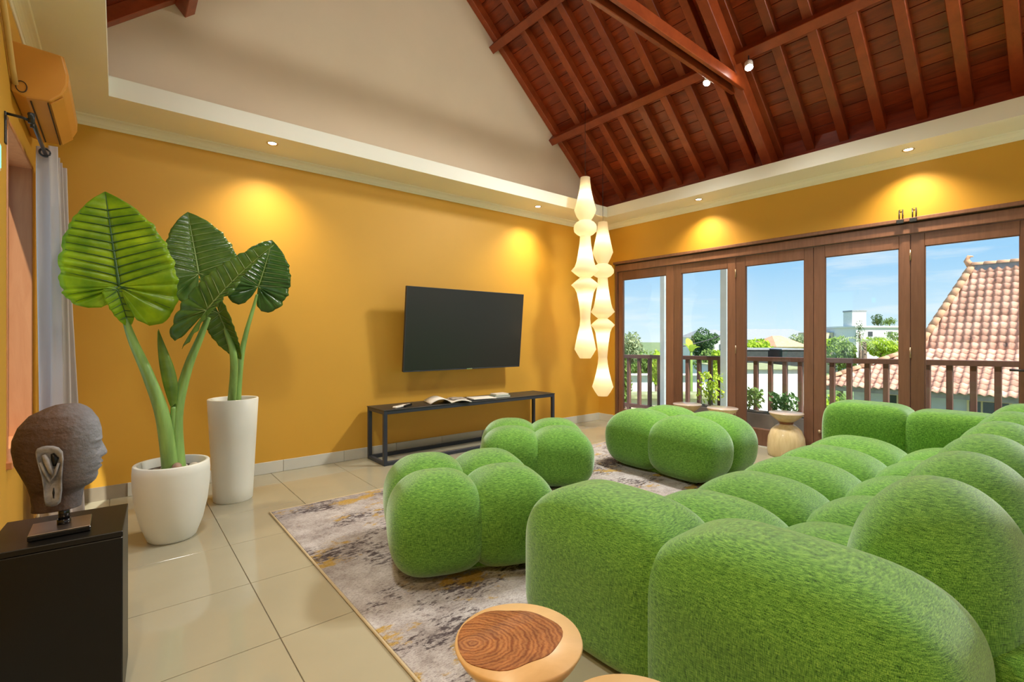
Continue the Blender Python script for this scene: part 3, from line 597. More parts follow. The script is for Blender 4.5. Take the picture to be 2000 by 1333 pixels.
for x in (X0, X1 - W_):
    for y in (Y0, Y1 - W_): MB().bbox((x, y, 0), (x + W_, y + W_, CT - 0.006), 0.002).build('leg', 'slate_metal', cs)
for z0 in (0.0, CT - W_ - 0.007):
    for y in (Y0, Y1 - W_): MB().bbox((X0 + W_, y + 0.001, z0 + 0.001), (X1 - W_, y + W_ - 0.001, z0 + W_), 0.002).build('rail', 'slate_metal', cs)
    for x in (X0, X1 - W_): MB().bbox((x + 0.001, Y0 + W_, z0 + 0.001), (x + W_ - 0.001, Y1 - W_, z0 + W_), 0.002).build('rail', 'slate_metal', cs)
MB().bbox((X0 - 0.004, Y0 - 0.004, CT - 0.008), (X1 + 0.004, Y1 + 0.004, CT), 0.002).build('top', 'black_metal', cs)
rm = empty('remote_control', (2.03, 4.13, CT), R(30), 'white remote control on the left end of the console', 'remote control')
MB().bbox((-0.085, -0.022, 0.001), (0.085, 0.022, 0.021), 0.006).build('body', 'white_plastic', rm)
for i in range(4):
    for j in (-1, 0, 1): MB().bbox((-0.05 + i * 0.028, j * 0.012 - 0.004, 0.02), (-0.036 + i * 0.028, j * 0.012 + 0.004, 0.0225), 0.001).build('button', 'print_grey', rm)
rm = empty('remote_control', (2.13, 4.18, CT), R(38), 'black remote control beside the white one', 'remote control')
MB().bbox((-0.08, -0.021, 0.001), (0.08, 0.021, 0.018), 0.006).build('body', 'black_gloss', rm)
for i in range(4):
    for j in (-1, 0, 1): MB().bbox((-0.05 + i * 0.028, j * 0.012 - 0.004, 0.017), (-0.036 + i * 0.028, j * 0.012 + 0.004, 0.0195), 0.001).build('button', 'print_grey', rm)
mg = empty('magazine', (2.58, 4.18, CT), R(-14), 'open magazine with raised pages on the console', 'magazine')
def page(x0, x1, d, hfun, name, mat, par, th=0.006):
    n = 14; vs = []; fs = []
    for i in range(n + 1):
        x = x0 + (x1 - x0) * i / n; z = hfun(i / n)
        vs += [(x, -d, z), (x, d, z), (x, -d, max(0.001, z - th)), (x, d, max(0.001, z - th))]
    for i in range(n):
        a = i * 4; b_ = a + 4
        fs += [(a, b_, b_ + 1, a + 1), (a + 2, a + 3, b_ + 3, b_ + 2), (a, a + 2, b_ + 2, b_), (a + 1, b_ + 1, b_ + 3, a + 3)]
    fs += [(0, 1, 3, 2), (n * 4, n * 4 + 2, n * 4 + 3, n * 4 + 1)]
    return MB().add(vs, fs, True).build(name, mat, par)
page(0.0, -0.21, 0.13, lambda t: 0.012 + 0.05 * math.sin(t * math.pi) ** 0.8 * (1 - 0.3 * t), 'page_block', 'paper', mg, 0.01); page(0.0, 0.21, 0.13, lambda t: 0.012 + 0.02 * math.sin(t * math.pi), 'page_block', 'paper', mg, 0.01)
MB().box((0.03, -0.10, 0.0335), (0.18, 0.08, 0.0345)).build('printed_picture', 'print_grey', mg)
mg = empty('magazine', (2.985, 4.20, CT), R(-10), 'thin cream magazine lying flat on a dark sleeve on the console', 'magazine')
MB().bbox((-0.17, -0.12, 0.001), (0.10, 0.13, 0.008), 0.001).build('sleeve', 'black_metal', mg); MB().bbox((-0.12, -0.13, 0.009), (0.14, 0.07, 0.017), 0.001).build('page_block', 'paper', mg)
bk_ = empty('book', (3.25, 4.19, CT), R(-8), 'small grey-green book at the bottom of the pair on the console', 'book')
MB().bbox((-0.10, -0.075, 0.001), (0.10, 0.075, 0.004), 0.001).bbox((-0.10, -0.075, 0.018), (0.10, 0.075, 0.021), 0.001).build('cover', 'book_green', bk_); MB().bbox((-0.094, -0.072, 0.004), (0.094, 0.07, 0.018), 0.001).build('page_block', 'paper', bk_)
bk_ = empty('book', (3.26, 4.20, CT + 0.021), R(-4), 'small pale book on top of the pair on the console', 'book')
MB().bbox((-0.085, -0.06, 0.0005), (0.085, 0.06, 0.003), 0.001).bbox((-0.085, -0.06, 0.014), (0.085, 0.06, 0.0165), 0.001).build('cover', 'white_plastic', bk_); MB().bbox((-0.08, -0.057, 0.003), (0.08, 0.055, 0.014), 0.001).build('page_block', 'paper', bk_)
# ================================================================== RUG
RUGX0, RUGX1, RUGY0, RUGY1 = 0.768, 4.17, 1.24, 3.455
rug = empty('rug', ((RUGX0 + RUGX1) / 2, (RUGY0 + RUGY1) / 2, 0), label='abstract grey rug with mustard patches and dark flecks', cat='rug')
rx, ry = (RUGX1 - RUGX0) / 2, (RUGY1 - RUGY0) / 2
MB().bbox((-rx + 0.012, -ry + 0.012, 0.0005), (rx - 0.012, ry - 0.012, 0.009), 0.002).build('pile', 'rug_pile', rug)
for a, b_ in (((-rx, -ry, 0.0005), (-rx + 0.012, ry, 0.010)), ((rx - 0.012, -ry, 0.0005), (rx, ry, 0.010)), ((-rx + 0.012, -ry, 0.0005), (rx - 0.012, -ry + 0.012, 0.010)), ((-rx + 0.012, ry - 0.012, 0.0005), (rx - 0.012, ry, 0.010))):
    MB().bbox(a, b_, 0.003).build('binding', 'rug_binding', rug)
# ================================================================== POUFS AND SOFA
FAB = 'green_fabric'
def pouf(loc, rz, hx, hy, h, label, nh=3.5, nv=2.2):
    p = empty('pouf', loc, R(rz), label, 'pouf', 'green tufted poufs on the rug')
    lobes = []
    for sx in (-1, 1):
        for sy in (-1, 1):
            a, b_ = hx / 2 * 1.15, hy / 2 * 1.15; c = h / 2
            o = pillow(a, b_, c, nh, nv, 0.16, 18, low=4.0).build('cushion', FAB, p); o.location = (sx * (hx - a), sy * (hy - b_), c)
    MB().bbox((-hx * 0.7, -hy * 0.7, 0.0), (hx * 0.7, hy * 0.7, h * 0.45), 0.02).build('base', FAB, p)
    return p
pouf((1.475, 2.21, 0.010), -22, 0.425, 0.425, 0.475, 'round-lobed green pouf nearest the potted plants and rug corner')
pouf((2.66, 2.96, 0.010), -38, 0.445, 0.435, 0.445, 'green four-lobed pouf in front of the console table')
pouf((3.80, 2.35, 0.010), -4, 0.43, 0.55, 0.505, 'larger oblong green pouf near the folding doors')
sofa = empty('sectional_sofa', (3.0, 0.8, 0.0105), label='green tufted U-shaped sectional sofa with rounded cushions', cat='sofa')
def cush(name, x, y, z, a, b_, c, nh=3.0, nv=2.4, taper=0.15, rz=0, n=16, ry_=0, low=None):
    o = pillow(a, b_, c, nh, nv, taper, n, low=low).build(name, FAB, sofa); o.location = (x - 3.0, y - 0.8, z); o.rotation_euler = (0, R(ry_), R(rz)); return o
# near arm: two long lobes
cush('arm_cushion', 1.528, 1.215, 0.270, 0.242, 0.365, 0.270, 4.2, 2.7, 0.0, n=26, low=12.0); cush('arm_cushion', 1.540, 0.575, 0.270, 0.252, 0.415, 0.270, 4.8, 2.7, 0.0, n=28, low=12.0)
# seat: two rows of tufts
for k in range(5):
    x = 2.02 + 0.495 * k
    cush('seat_cushion', x, 1.085, 0.222, 0.285, 0.325, 0.226, 3.3, 2.05, 0.05, n=20, low=4.0); cush('seat_cushion', x, 0.56, 0.222, 0.285, 0.325, 0.226, 3.3, 2.05, 0.05, n=20, low=4.0)
# back: a row of domes along the right side, low lobes behind them
for k in range(6):
    x = 1.985 + 0.535 * k
    cush('back_cushion', x, 0.325, 0.36, 0.296, 0.225, 0.34, 2.5, 2.05, 0.12, n=20)
    cush('rear_base', x, 0.14, 0.19, 0.31, 0.17, 0.185, 3.2, 2.3, 0.05)
# far arm against the doors
cush('arm_cushion', 4.46, 1.125, 0.325, 0.19, 0.285, 0.322, 6.0, 4.8, 0.03, n=22); cush('arm_cushion', 4.46, 0.62, 0.32, 0.19, 0.29, 0.312, 6.0, 4.8, 0.03, n=22)
MB().bbox((1.62 - 3.0, 0.24 - 0.8, 0.0), (4.40 - 3.0, 1.26 - 0.8, 0.22), 0.03).build('base', FAB, sofa)
# ================================================================== WOODEN SIDE TABLES
def slab_table(loc, label, rz=0.0, r=0.155, h=0.42):
    t = empty('side_table', loc, R(rz), label, 'side table', 'round slab side tables by the near arm')
    MB().lathe([(r * 0.30, h - 0.20), (r * 0.42, h - 0.13), (r * 0.72, h - 0.07), (r * 0.93, h - 0.028), (r, h - 0.008), (r * 0.985, h - 0.001), (0.0, h)], 56).build('top', 'slab_sap', t)
    # heartwood inlay with its own irregular outline, a hair proud of the sapwood
    pts = []
    for k in range(48):
        a = 2 * math.pi * k / 48; rr = r * (0.80 + 0.05 * math.sin(2 * a + 0.6) + 0.035 * math.sin(3 * a + 1.1) + 0.018 * math.sin(7 * a))
        x = rr * math.cos(a) - 0.17 * r; y = rr * math.sin(a) * 0.96 + 0.02 * r
        d = math.hypot(x, y); lim = 0.955 * r
        if d > lim: x *= lim / d; y *= lim / d
        pts.append((x, y))
    m = MB(); m.add([(x, y, h - 0.001) for x, y in pts] + [(x, y, h + 0.0012) for x, y in pts], [tuple(range(48, 96))] + [(i, (i + 1) % 48, (i + 1) % 48 + 48, i + 48) for i in range(48)])
    m.build('heartwood', 'slab_heart', t)
    MB().lathe([(r * 0.78, 0.0), (r * 0.86, 0.05), (r * 0.86, 0.11), (r * 0.70, 0.18), (r * 0.42, 0.225), (r * 0.34, 0.24)], 48).build('foot', 'slab_sap', t)
    return t
slab_table((0.756, 0.898, 0), 'round side table with red-brown heartwood by the near sofa arm, fully in view', -39.3)
slab_table((0.748, 0.545, 0), 'round side table cut off by the bottom edge of the picture', 30)
def stool(loc, label, r=0.152, h=0.42, br=0.165):
    t = empty('hourglass_stool', loc, 0, label, 'stool', 'hourglass wooden stools by the folding doors')
    MB().lathe([(br * 0.94, 0.0), (br * 0.99, 0.03), (br, 0.10), (br * 0.96, 0.18), (br * 0.80, 0.25), (br * 0.56, 0.29), (br * 0.38, 0.31)], 44).build('foot', 'stool_pale', t)
    MB().lathe([(br * 0.38, 0.305), (br * 0.36, 0.318), (br * 0.44, 0.335)], 40, caps=False).build('waist', 'stool_dark', t)
    MB().lathe([(br * 0.42, 0.333), (r * 0.72, h - 0.055), (r * 0.93, h - 0.025), (r, h - 0.006)], 44, caps=False).build('bowl', 'stool_pale', t)
    MB().lathe([(r, h - 0.006), (r * 0.985, h), (0.0, h)], 44, caps=False).build('top', 'stool_top', t)
stool((5.045, 1.945, 0), 'pale hourglass wooden stool standing clear beside the sofa end')
stool((4.88, 2.50, 0), 'hourglass wooden stool behind the oblong pouf, nearer the sofa'); stool((4.88, 2.90, 0), 'hourglass wooden stool behind the oblong pouf, nearer the corner')
# ================================================================== PLINTH AND STONE HEAD
pl = empty('plinth', (-0.132, 2.088, 0), R(-3.2), 'black square wooden plinth under the stone head', 'plinth')
hw = 0.154
MB().bbox((-hw, -hw, 0), (hw, hw, 0.531), 0.003).build('body', 'plinth_black', pl); MB().bbox((-hw - 0.0005, -hw - 0.0005, 0.532), (hw + 0.0005, hw + 0.0005, 0.55), 0.002).build('top', 'plinth_black', pl)
HB = Vector((-0.137, 2.08, 0.55))
hd_ = empty('stone_head', HB, 0, 'weathered dark stone head with long ear lobes on a small stand', 'sculpture')
def hx_(px): 
    d = ray(px, 900); return 2.08 * d[0] / d[1] - HB.x
def hz_(py): return CAM_H + (HY - py) / FPX * 1.545 - HB.z
front = [(787, 128), (789, 157), (795, 170), (803, 180), (821, 193), (841, 199), (858, 200), (866, 198.5), (880, 199.5), (890, 199), (897, 197.5), (906, 198.5), (911, 196.5), (917, 196), (924, 191.5), (931, 192), (940, 188), (946, 180), (951, 167), (957, 164), (969, 162), (987, 159)]
back = [(787, 128), (789, 108), (794, 90), (807, 56), (827, 34), (850, 22.5), (868, 21), (895, 27), (917, 40), (938, 52), (958, 58.5), (976, 61), (987, 60)]
wid = [(787, 0.0), (789, 0.018), (794, 0.036), (807, 0.062), (827, 0.080), (850, 0.087), (868, 0.088), (890, 0.084), (910, 0.078), (930, 0.071), (943, 0.062), (950, 0.050), (957, 0.044), (970, 0.043), (987, 0.044)]
def interp(tab, y):
    for (a, va), (b_, vb) in zip(tab, tab[1:]):
        if a <= y <= b_: return va + (vb - va) * (y - a) / (b_ - a)
    return tab[-1][1]
nr, na_ = 110, 96; vs = []
def g(x, m_, s_): return math.exp(-((x - m_) / s_) ** 2)
for i in range(nr + 1):
    f = i / nr; py = 787.3 + (987 - 787.3) * f; f0 = interp(front, py); b0 = interp(back, py); w_ = interp(wid, py)
    xf, xb = hx_(f0), hx_(b0); cx = (xf + xb) / 2; z = hz_(py)
    # keep the widest section a little behind the middle
    for k in range(na_):
        a = 2 * math.pi * k / na_; ca, sa = math.cos(a), math.sin(a)
        e = 0.86 if ca > 0 else 1.0
        x = cx + (xf - xb) / 2 * (abs(ca) ** e) * (1 if ca >= 0 else -1); y = w_ * (abs(sa) ** 0.92) * (1 if sa >= 0 else -1)
        if ca > 0:
            ns = g(y, 0, 0.011 + 0.007 * max(0, min(1, (py - 868) / 24)))          # nose
            ridge = 0
            if 864 < py < 899: ridge = 0.0135 * min(1, (py - 864) / 24) * (1 if py < 893 else max(0, (899 - py) / 6))
            x += ns * ridge
            x -= 0.010 * g(abs(y), 0.034, 0.018) * g(py, 873, 9)                      # eye sockets
            x += 0.0065 * g(abs(y), 0.034, 0.014) * g(py, 874, 4.0)                   # lids
            x -= 0.004 * g(abs(y), 0.036, 0.016) * g(py, 877.2, 1.3)                 # lid line
            x += 0.005 * g(abs(y), 0.034, 0.022) * g(py, 860, 3.0)                   # brows
            x += 0.0045 * g(y, 0, 0.026) * (g(py, 907, 2.6) + g(py, 915.5, 2.8))      # lips
            x -= 0.005 * g(y, 0, 0.032) * g(py, 911, 1.5)
            x += 0.003 * g(abs(y), 0.045, 0.018) * g(py, 900, 14)                     # cheeks
        vs.append((x, y, z))
fs = [(i * na_ + k, (i + 1) * na_ + k, (i + 1) * na_ + (k + 1) % na_, i * na_ + (k + 1) % na_) for i in range(nr) for k in range(na_)]
fs.append(tuple(range(na_))); fs.append(tuple(reversed(range(nr * na_, (nr + 1) * na_))))
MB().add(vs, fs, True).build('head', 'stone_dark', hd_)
# ears: long-lobed outline with raised rim and a slit
def ear(side):
    out = [(77, 866), (80, 861), (88, 858.5), (98, 857.5), (110, 859), (120, 863), (127, 871), (128.5, 885), (127, 900), (125.5, 920), (125, 945), (123, 962), (116, 967), (105, 967.5), (96, 965), (93, 955), (91.5, 935), (88, 912), (82, 892), (78, 876)]
    pts = [Vector((hx_(x), 0, hz_(y))) for x, y in out]; c = sum(pts, Vector()) / len(pts)
    yb = [0.089 if p.z > 0.10 else 0.075 for p in pts]
    n = len(pts); m = MB()
    rings = [(1.0, 0.060), (1.02, 0.090), (0.97, 0.097), (0.86, 0.096), (0.74, 0.089), (0.5, 0.087), (0.0, 0.088)]
    vs = []; fs = []
    for fr_, yy in rings[:-1]:
        for p in pts: q = c + (p - c) * fr_; vs.append((q.x, side * yy, q.z))
    for r_ in range(len(rings) - 2):
        for k in range(n): fs.append((r_ * n + k, r_ * n + (k + 1) % n, (r_ + 1) * n + (k + 1) % n, (r_ + 1) * n + k))
    vs.append((c.x, side * 0.088, c.z)); 
    for k in range(n): fs.append(((len(rings) - 2) * n + k, (len(rings) - 2) * n + (k + 1) % n, len(vs) - 1))
    e = MB().add(vs, fs, True).build('ear', 'stone_grey', hd_)
    # inner fold; shade of the hollow and lobe slit as black inserts
    MB().tube([(hx_(x), side * 0.094, hz_(y)) for x, y in ((92, 872), (97, 882), (101, 893), (106, 905), (110, 913))], [0.005, 0.008, 0.007, 0.006, 0.003], 8).tube([(hx_(x), side * 0.095, hz_(y)) for x, y in ((86, 885), (94, 905), (104, 922), (113, 910), (120, 890))], 0.0035, 8).build('ear_fold', 'stone_grey', e)
    MB().tube([(hx_(x), side * 0.0955, hz_(y)) for x, y in ((111, 934), (110.5, 943), (110.5, 953))], [0.001, 0.0028, 0.001], 8).build('lobe_slit_shade', 'plinth_black', e)
    MB().tube([(hx_(x), side * 0.090, hz_(y)) for x, y in ((108, 872), (113, 882), (112, 895))], [0.004, 0.009, 0.004], 8).build('ear_hollow_shade', 'plinth_black', e)
ear(-1); ear(1)
MB().lathe([(0.0135, 0.03), (0.0135, 0.075)], 20, Matrix.Translation((0.008, -0.02, 0))).lathe([(0.017, 0.018), (0.017, 0.034)], 20, Matrix.Translation((0.008, -0.02, 0))).build('stand_rod', 'black_gloss', hd_)
MB().bbox((-0.067, -0.095, 0.0015), (0.073, 0.03, 0.0165), 0.002).build('stand_base', 'black_gloss', hd_)
MB().bbox((-0.066, -0.094, 0.0168), (0.072, 0.029, 0.0188), 0.0008).build('stand_plate', 'stand_steel', hd_)
# ================================================================== POTS AND PLANTS
def pot(loc, prof, label, wall=0.016, soil_z=None):
    p = empty('plant_pot', loc, 0, label, 'plant pot')
    h = prof[-1][1]; rt = prof[-1][0]
    full = prof + [(rt - 0.004, h + 0.004), (rt - wall + 0.003, h + 0.004), (rt - wall, h), (rt - wall - 0.004, h - 0.10)]
    MB().lathe(full, 56, caps=False).lathe([(0, 0.0), (prof[0][0], 0.0)], 56, caps=False).build('vessel', 'pot_white', p)
    sz = soil_z
    MB().lathe([(0.0, sz), (rt - wall - 0.002, sz)], 40, caps=False).build('soil', 'soil', p)
    return p
PA = Vector((0.245, 3.385, 0)); PB = Vector((0.64, 3.92, 0))
pot1 = pot(PA, [(0.105, 0.0), (0.118, 0.012), (0.150, 0.10), (0.172, 0.20), (0.184, 0.31), (0.186, 0.39), (0.183, 0.432)], 'low rounded off-white planter holding the bright-leaved plant', 0.02, 0.385)
pot2 = pot(PB, [(0.118, 0.0), (0.124, 0.008), (0.128, 0.10), (0.146, 0.45), (0.160, 0.715)], 'tall tapered off-white planter holding the dark-leaved plant', 0.016, 0.66)
for k in range(16):
    a = random.random() * 6.28; rr = random.uniform(0.05, 0.145); o = pillow(random.uniform(0.016, 0.028), random.uniform(0.014, 0.024), random.uniform(0.009, 0.014), 2.2, 2.0, n=5).build('pebble', 'pebble', pot1)
    o.location = (rr * math.cos(a), rr * math.sin(a), 0.393); o.rotation_euler = (0, 0, a * 3)
HALF = [(0.0, 1.0), (0.05, 0.965), (0.13, 0.90), (0.24, 0.78), (0.335, 0.63), (0.405, 0.46), (0.45, 0.28), (0.468, 0.10), (0.455, -0.08), (0.425, -0.22), (0.365, -0.33), (0.28, -0.395), (0.18, -0.405), (0.095, -0.34), (0.040, -0.20), (0.015, -0.06)]
def leaf(parent, P, T, nrm, mat, vein, wl=1.0, wr=1.0, fold=0.1, droop=0.1, ruffle=0.02, nv=8, vr=0.003, midr=0.006, lob=(1.0, 1.0)):
    P = Vector(P); T = Vector(T); ln = (T - P).length; y = (T - P).normalized(); n = Vector(nrm); n = (n - y * n.dot(y)).normalized(); x = y.cross(n)
    def surf(lx, ly, q=None):                                      # leaf coordinates (fractions of length) to a point on the blade
        ax = abs(lx)
        z = fold * ax - droop * max(0, ly) ** 2 * 0.8 - 0.35 * droop * min(0, ly) ** 2 * 4 - 0.5 * fold * ax * ax
        z += ruffle * 0.8 * math.sin(ly * 21 + (1 if lx > 0 else 2.3)) * max(0, ax - 0.22) * 2.5
        if q is not None: z += ruffle * (abs(math.sin(math.pi * q)) - 0.3) * min(1, ax * 7) * (1 - 0.5 * max(0, ly))
        return P + x * (lx * ln) + y * (ly * ln) + n * (z * ln)
    o = empty('leaf', (0, 0, 0)); o.parent = parent
    off = Vector(parent.location)
    b = MB(); ring = []
    H2 = []
    for (p, q) in zip(HALF, HALF[1:]):
        for k in range(10): t = k / 10; H2.append((p[0] + (q[0] - p[0]) * t, p[1] + (q[1] - p[1]) * t))
    H2.append(HALF[-1])
    cnt = len(H2)
    for sgn, wf_, lb in ((1, wr, lob[0]), (-1, wl, lob[1])):
        # strips: from the midrib foot point out to the rim
        vs = []; fs = []; m_ = 9
        for (hx, hy) in H2:
            hyy = hy if hy > 0 else hy * lb
            hx = hx * (1 + 0.022 * math.sin(hy * 31 + sgn) + 0.012 * math.sin(hy * 63))
            base = hyy * 0.94 if hy > 0 else 0.0
            if hy > 0: base = max(0.0, hyy - 0.16 * (1 - hyy)) if hyy < 1 else 1.0
            for k in range(m_ + 1):
                t = k / m_; lx = hx * wf_ * t; ly = base + (hyy - base) * t ** 0.9
                q_ = (base - 0.02) / 0.86 * nv if hy > 0 else hy / 0.145
                vs.append(surf(sgn * lx, ly, q_) - off)
        for i in range(cnt - 1):
            for k in range(m_):
                q = (i * (m_ + 1) + k, i * (m_ + 1) + k + 1, (i + 1) * (m_ + 1) + k + 1, (i + 1) * (m_ + 1) + k)
                fs.append(q if sgn > 0 else tuple(reversed(q)))
        b.add(vs, fs, True)
    bo = b.build('blade', mat, o)
    md = bo.modifiers.new('thickness', 'SOLIDIFY'); md.thickness = 0.0016; md.offset = 0.0
    v = MB(); v.tube([surf(0, t * 0.99) - off + n * 0.001 for t in [k / 16 for k in range(17)]], [midr * (1 - 0.85 * k / 16) for k in range(17)], 7).build('midrib', vein, o)
    vm = MB()
    for sgn, wf_, lb in ((1, wr, lob[0]), (-1, wl, lob[1])):
        for k in range(nv + 2):
            if k < nv:
                y0 = 0.02 + 0.86 * k / nv; yr = y0 + 0.16 * (1 - y0)
            else: y0 = 0.0; yr = -0.12 - 0.15 * (k - nv)
            # rim half width at yr
            hwid = 0
            for (p, q) in zip(HALF, HALF[1:]):
                if q[1] <= yr <= p[1]: hwid = p[0] + (q[0] - p[0]) * (p[1] - yr) / max(1e-6, p[1] - q[1]); break
            pts = []
            for s_ in range(9):
                t = s_ / 8 * 0.93; ly = y0 + (yr - y0) * t ** (0.9 if yr > 0 else 1.0)
                if yr < 0: ly *= lb
                pts.append(surf(sgn * hwid * wf_ * t, ly, 0.12) - off + n * 0.0025)
            vm.tube(pts, [vr * (1 - 0.08 * s_) for s_ in range(9)], 5)
    vm.build('side_veins', vein, o)
    return o
def stem(parent, pts, r0, r1, name='stem'):
    pts = [Vector(p) for p in pts]; off = Vector(parent.location)
    # Catmull-Rom through the points
    q = [pts[0]] + pts + [pts[-1]]; out = []
    for i in range(1, len(q) - 2):
        for k in range(8):
            t = k / 8; a, b_, c, d = q[i - 1], q[i], q[i + 1], q[i + 2]
            out.append(0.5 * ((2 * b_) + (c - a) * t + (2 * a - 5 * b_ + 4 * c - d) * t * t + (3 * b_ - a - 3 * c + d) * t ** 3) - off)
    out.append(pts[-1] - off); n = len(out)
    return MB().tube(out, [r0 + (r1 - r0) * (k / (n - 1)) ** 0.8 for k in range(n)], 12).build(name, 'stem', parent)
plA = empty('alocasia_plant', PA + Vector((0, 0, 0.385)), 0, 'elephant-ear plant with a big bright green leaf in the low planter', 'plant')
Y1_, Y2_ = 3.36, 3.40
stem(plA, [PA + Vector((-0.005, 0.0, 0.37)), aty(318, 815, Y1_), aty(290, 735, Y1_), aty(262, 672, Y1_), aty(247, 630, Y1_), aty(236, 575, Y1_ - 0.02)], 0.045, 0.011)
leaf(plA, aty(233, 560, Y1_ - 0.03), aty(203, 369, Y1_ + 0.02), (-0.10, -1, 0.05), 'leaf_bright', 'vein_dark', 0.93, 1.06, 0.10, 0.10, 0.030, 10, 0.0042, 0.008, (1.05, 0.50))
leaf(plA, aty(229, 566, Y1_ - 0.035), aty(255, 641, Y1_ - 0.02), (0.25, -1, 0.1), 'leaf_bright', 'vein_dark', 0.62, 0.70, 0.18, 0.10, 0.03, 5, 0.0025, 0.004, (0.25, 0.25))
stem(plA, [PA + Vector((0.03, 0.01, 0.37)), aty(345, 815, Y2_), aty(365, 725, Y2_), aty(390, 662, Y2_), aty(407, 620, Y2_)], 0.042, 0.014)
leaf(plA, aty(404, 607, Y2_ - 0.06), aty(519, 466, Y2_ - 0.22), (-0.62, -0.55, 0.60), 'leaf_mid', 'vein_pale', 0.50, 0.62, 0.55, 0.16, 0.032, 9, 0.003, 0.007, (1.1, 1.15))
# rolled young leaf
rl = MB(); off = Vector(plA.location)
rpts = [aty(338, 792, Y2_ - 0.03), aty(334, 755, Y2_ - 0.03), aty(326, 715, Y2_ - 0.03), aty(316, 678, Y2_ - 0.03), aty(309, 645, Y2_ - 0.03)]
stem(plA, [PA + Vector((0.015, 0.0, 0.40)), aty(337, 850, Y2_ - 0.02), aty(338, 795, Y2_ - 0.03)], 0.018, 0.012)
vs = []; fs = []
for i, p in enumerate(rpts):
    w_ = (0.018, 0.040, 0.038, 0.022, 0.003)[i]
    for k in range(9):
        a = -1.9 + 3.8 * k / 8; vs.append(p - off + Vector((w_ * math.sin(a), -w_ * 0.75 * math.cos(a), 0.010 * math.sin(3 * a))))
for i in range(4):
    for k in range(8): fs.append((i * 9 + k, i * 9 + k + 1, (i + 1) * 9 + k + 1, (i + 1) * 9 + k))
o = rl.add(vs, fs, True).build('rolled_leaf', 'leaf_mid', plA); md = o.modifiers.new('smooth', 'SUBSURF'); md.levels = 2; md.render_levels = 2
o = pillow(0.026, 0.026, 0.034, 2.0, 2.0, n=8).build('corm', 'bulb_skin', plA); o.location = (0.018, -0.055, 0.02)
plB = empty('alocasia_plant', PB + Vector((0, 0, 0.66)), 0, 'elephant-ear plant with glossy dark green leaves in the tall planter', 'plant')
YB1, YB2, YB3 = 3.95, 3.80, 3.90
stem(plB, [PB + Vector((-0.012, 0, 0.655)), aty(457, 705, YB2), aty(443, 645, YB2), aty(430, 600, YB2), aty(405, 560, YB2 + 0.03), aty(390, 545, YB2 + 0.06)], 0.030, 0.008)
leaf(plB, aty(388, 535, YB2 + 0.05), aty(366, 409, YB2 + 0.12), (-0.12, -1, 0.12), 'leaf_mid', 'vein_pale', 0.85, 1.18, 0.10, 0.14, 0.032, 9, 0.003, 0.006, (0.95, 1.1))
stem(plB, [PB + Vector((0.022, 0, 0.655)), aty(470, 705, YB3), aty(481, 650, YB3), aty(494, 605, YB3), aty(502, 575, YB3 - 0.02)], 0.027, 0.008)
leaf(plB, aty(504, 560, YB3 - 0.03), aty(537, 470, YB3 - 0.09), (0.22, -1, 0.30), 'leaf_dark', 'vein_pale', 1.22, 1.24, 0.14, 0.22, 0.036, 9, 0.0022, 0.005, (1.15, 1.15))
leaf(plB, aty(428, 612, YB2 - 0.03), aty(466, 706, YB2 + 0.02), (-0.8, -0.6, 0.35), 'leaf_mid', 'vein_pale', 0.6, 0.7, 0.35, 0.10, 0.02, 6, 0.0022, 0.005, (0.9, 0.9))
# ================================================================== OUTSIDE
plain('balcony_tile', (0.42, 0.38, 0.34), 0.6, 0.1); plain('post_grey', (0.46, 0.52, 0.55), 0.5, 0.08); plain('ground_green', (0.16, 0.22, 0.09), 0.95, 0.4, 0.6, kind='World')
plain('planter_stone', (0.30, 0.24, 0.21), 0.7, 0.2); plain('house_white', (0.78, 0.77, 0.74), 0.8, 0.06); plain('house_cream', (0.72, 0.62, 0.40), 0.8, 0.06); plain('roof_grey', (0.30, 0.31, 0.33), 0.7, 0.15)
plain('roof_orange', (0.72, 0.38, 0.22), 0.8, 0.2, 4); plain('window_dark', (0.05, 0.06, 0.07), 0.15, 0.1); plain('bark', (0.20, 0.14, 0.10), 0.9, 0.3); plain('wall_blue', (0.50, 0.54, 0.62), 0.7, 0.05)
plain('brick_red', (0.45, 0.20, 0.12), 0.9, 0.25, 9); plain('moss', (0.30, 0.31, 0.16), 0.95, 0.3, 5); plain('netting', (0.04, 0.05, 0.05), 0.9, 0.2)
m, nt = newmat('terracotta'); b, o = principled(nt, Roughness=0.8)
v = coords(nt, 'World'); n = N(nt, 'ShaderNodeTexNoise', Scale=1.9, Detail=6.0, Roughness=0.7); L(nt, v, n.inputs['Vector'])
r = ramp(nt, [(0.30, (0.20, 0.12, 0.10)), (0.39, (0.60, 0.29, 0.20)), (0.58, (0.78, 0.43, 0.31)), (0.72, (0.84, 0.56, 0.42))]); L(nt, n.outputs['Fac'], r.inputs['Fac'])
inf = nt.nodes.new('ShaderNodeObjectInfo'); hs = N(nt, 'ShaderNodeHueSaturation'); mr = N(nt, 'ShaderNodeMapRange'); mr.inputs['To Min'].default_value = 0.72; mr.inputs['To Max'].default_value = 1.2
L(nt, inf.outputs['Random'], mr.inputs['Value']); L(nt, mr.outputs[0], hs.inputs['Value']); L(nt, r.outputs['Color'], hs.inputs['Color']); L(nt, hs.outputs[0], b.inputs['Base Color']); M['terracotta'] = m
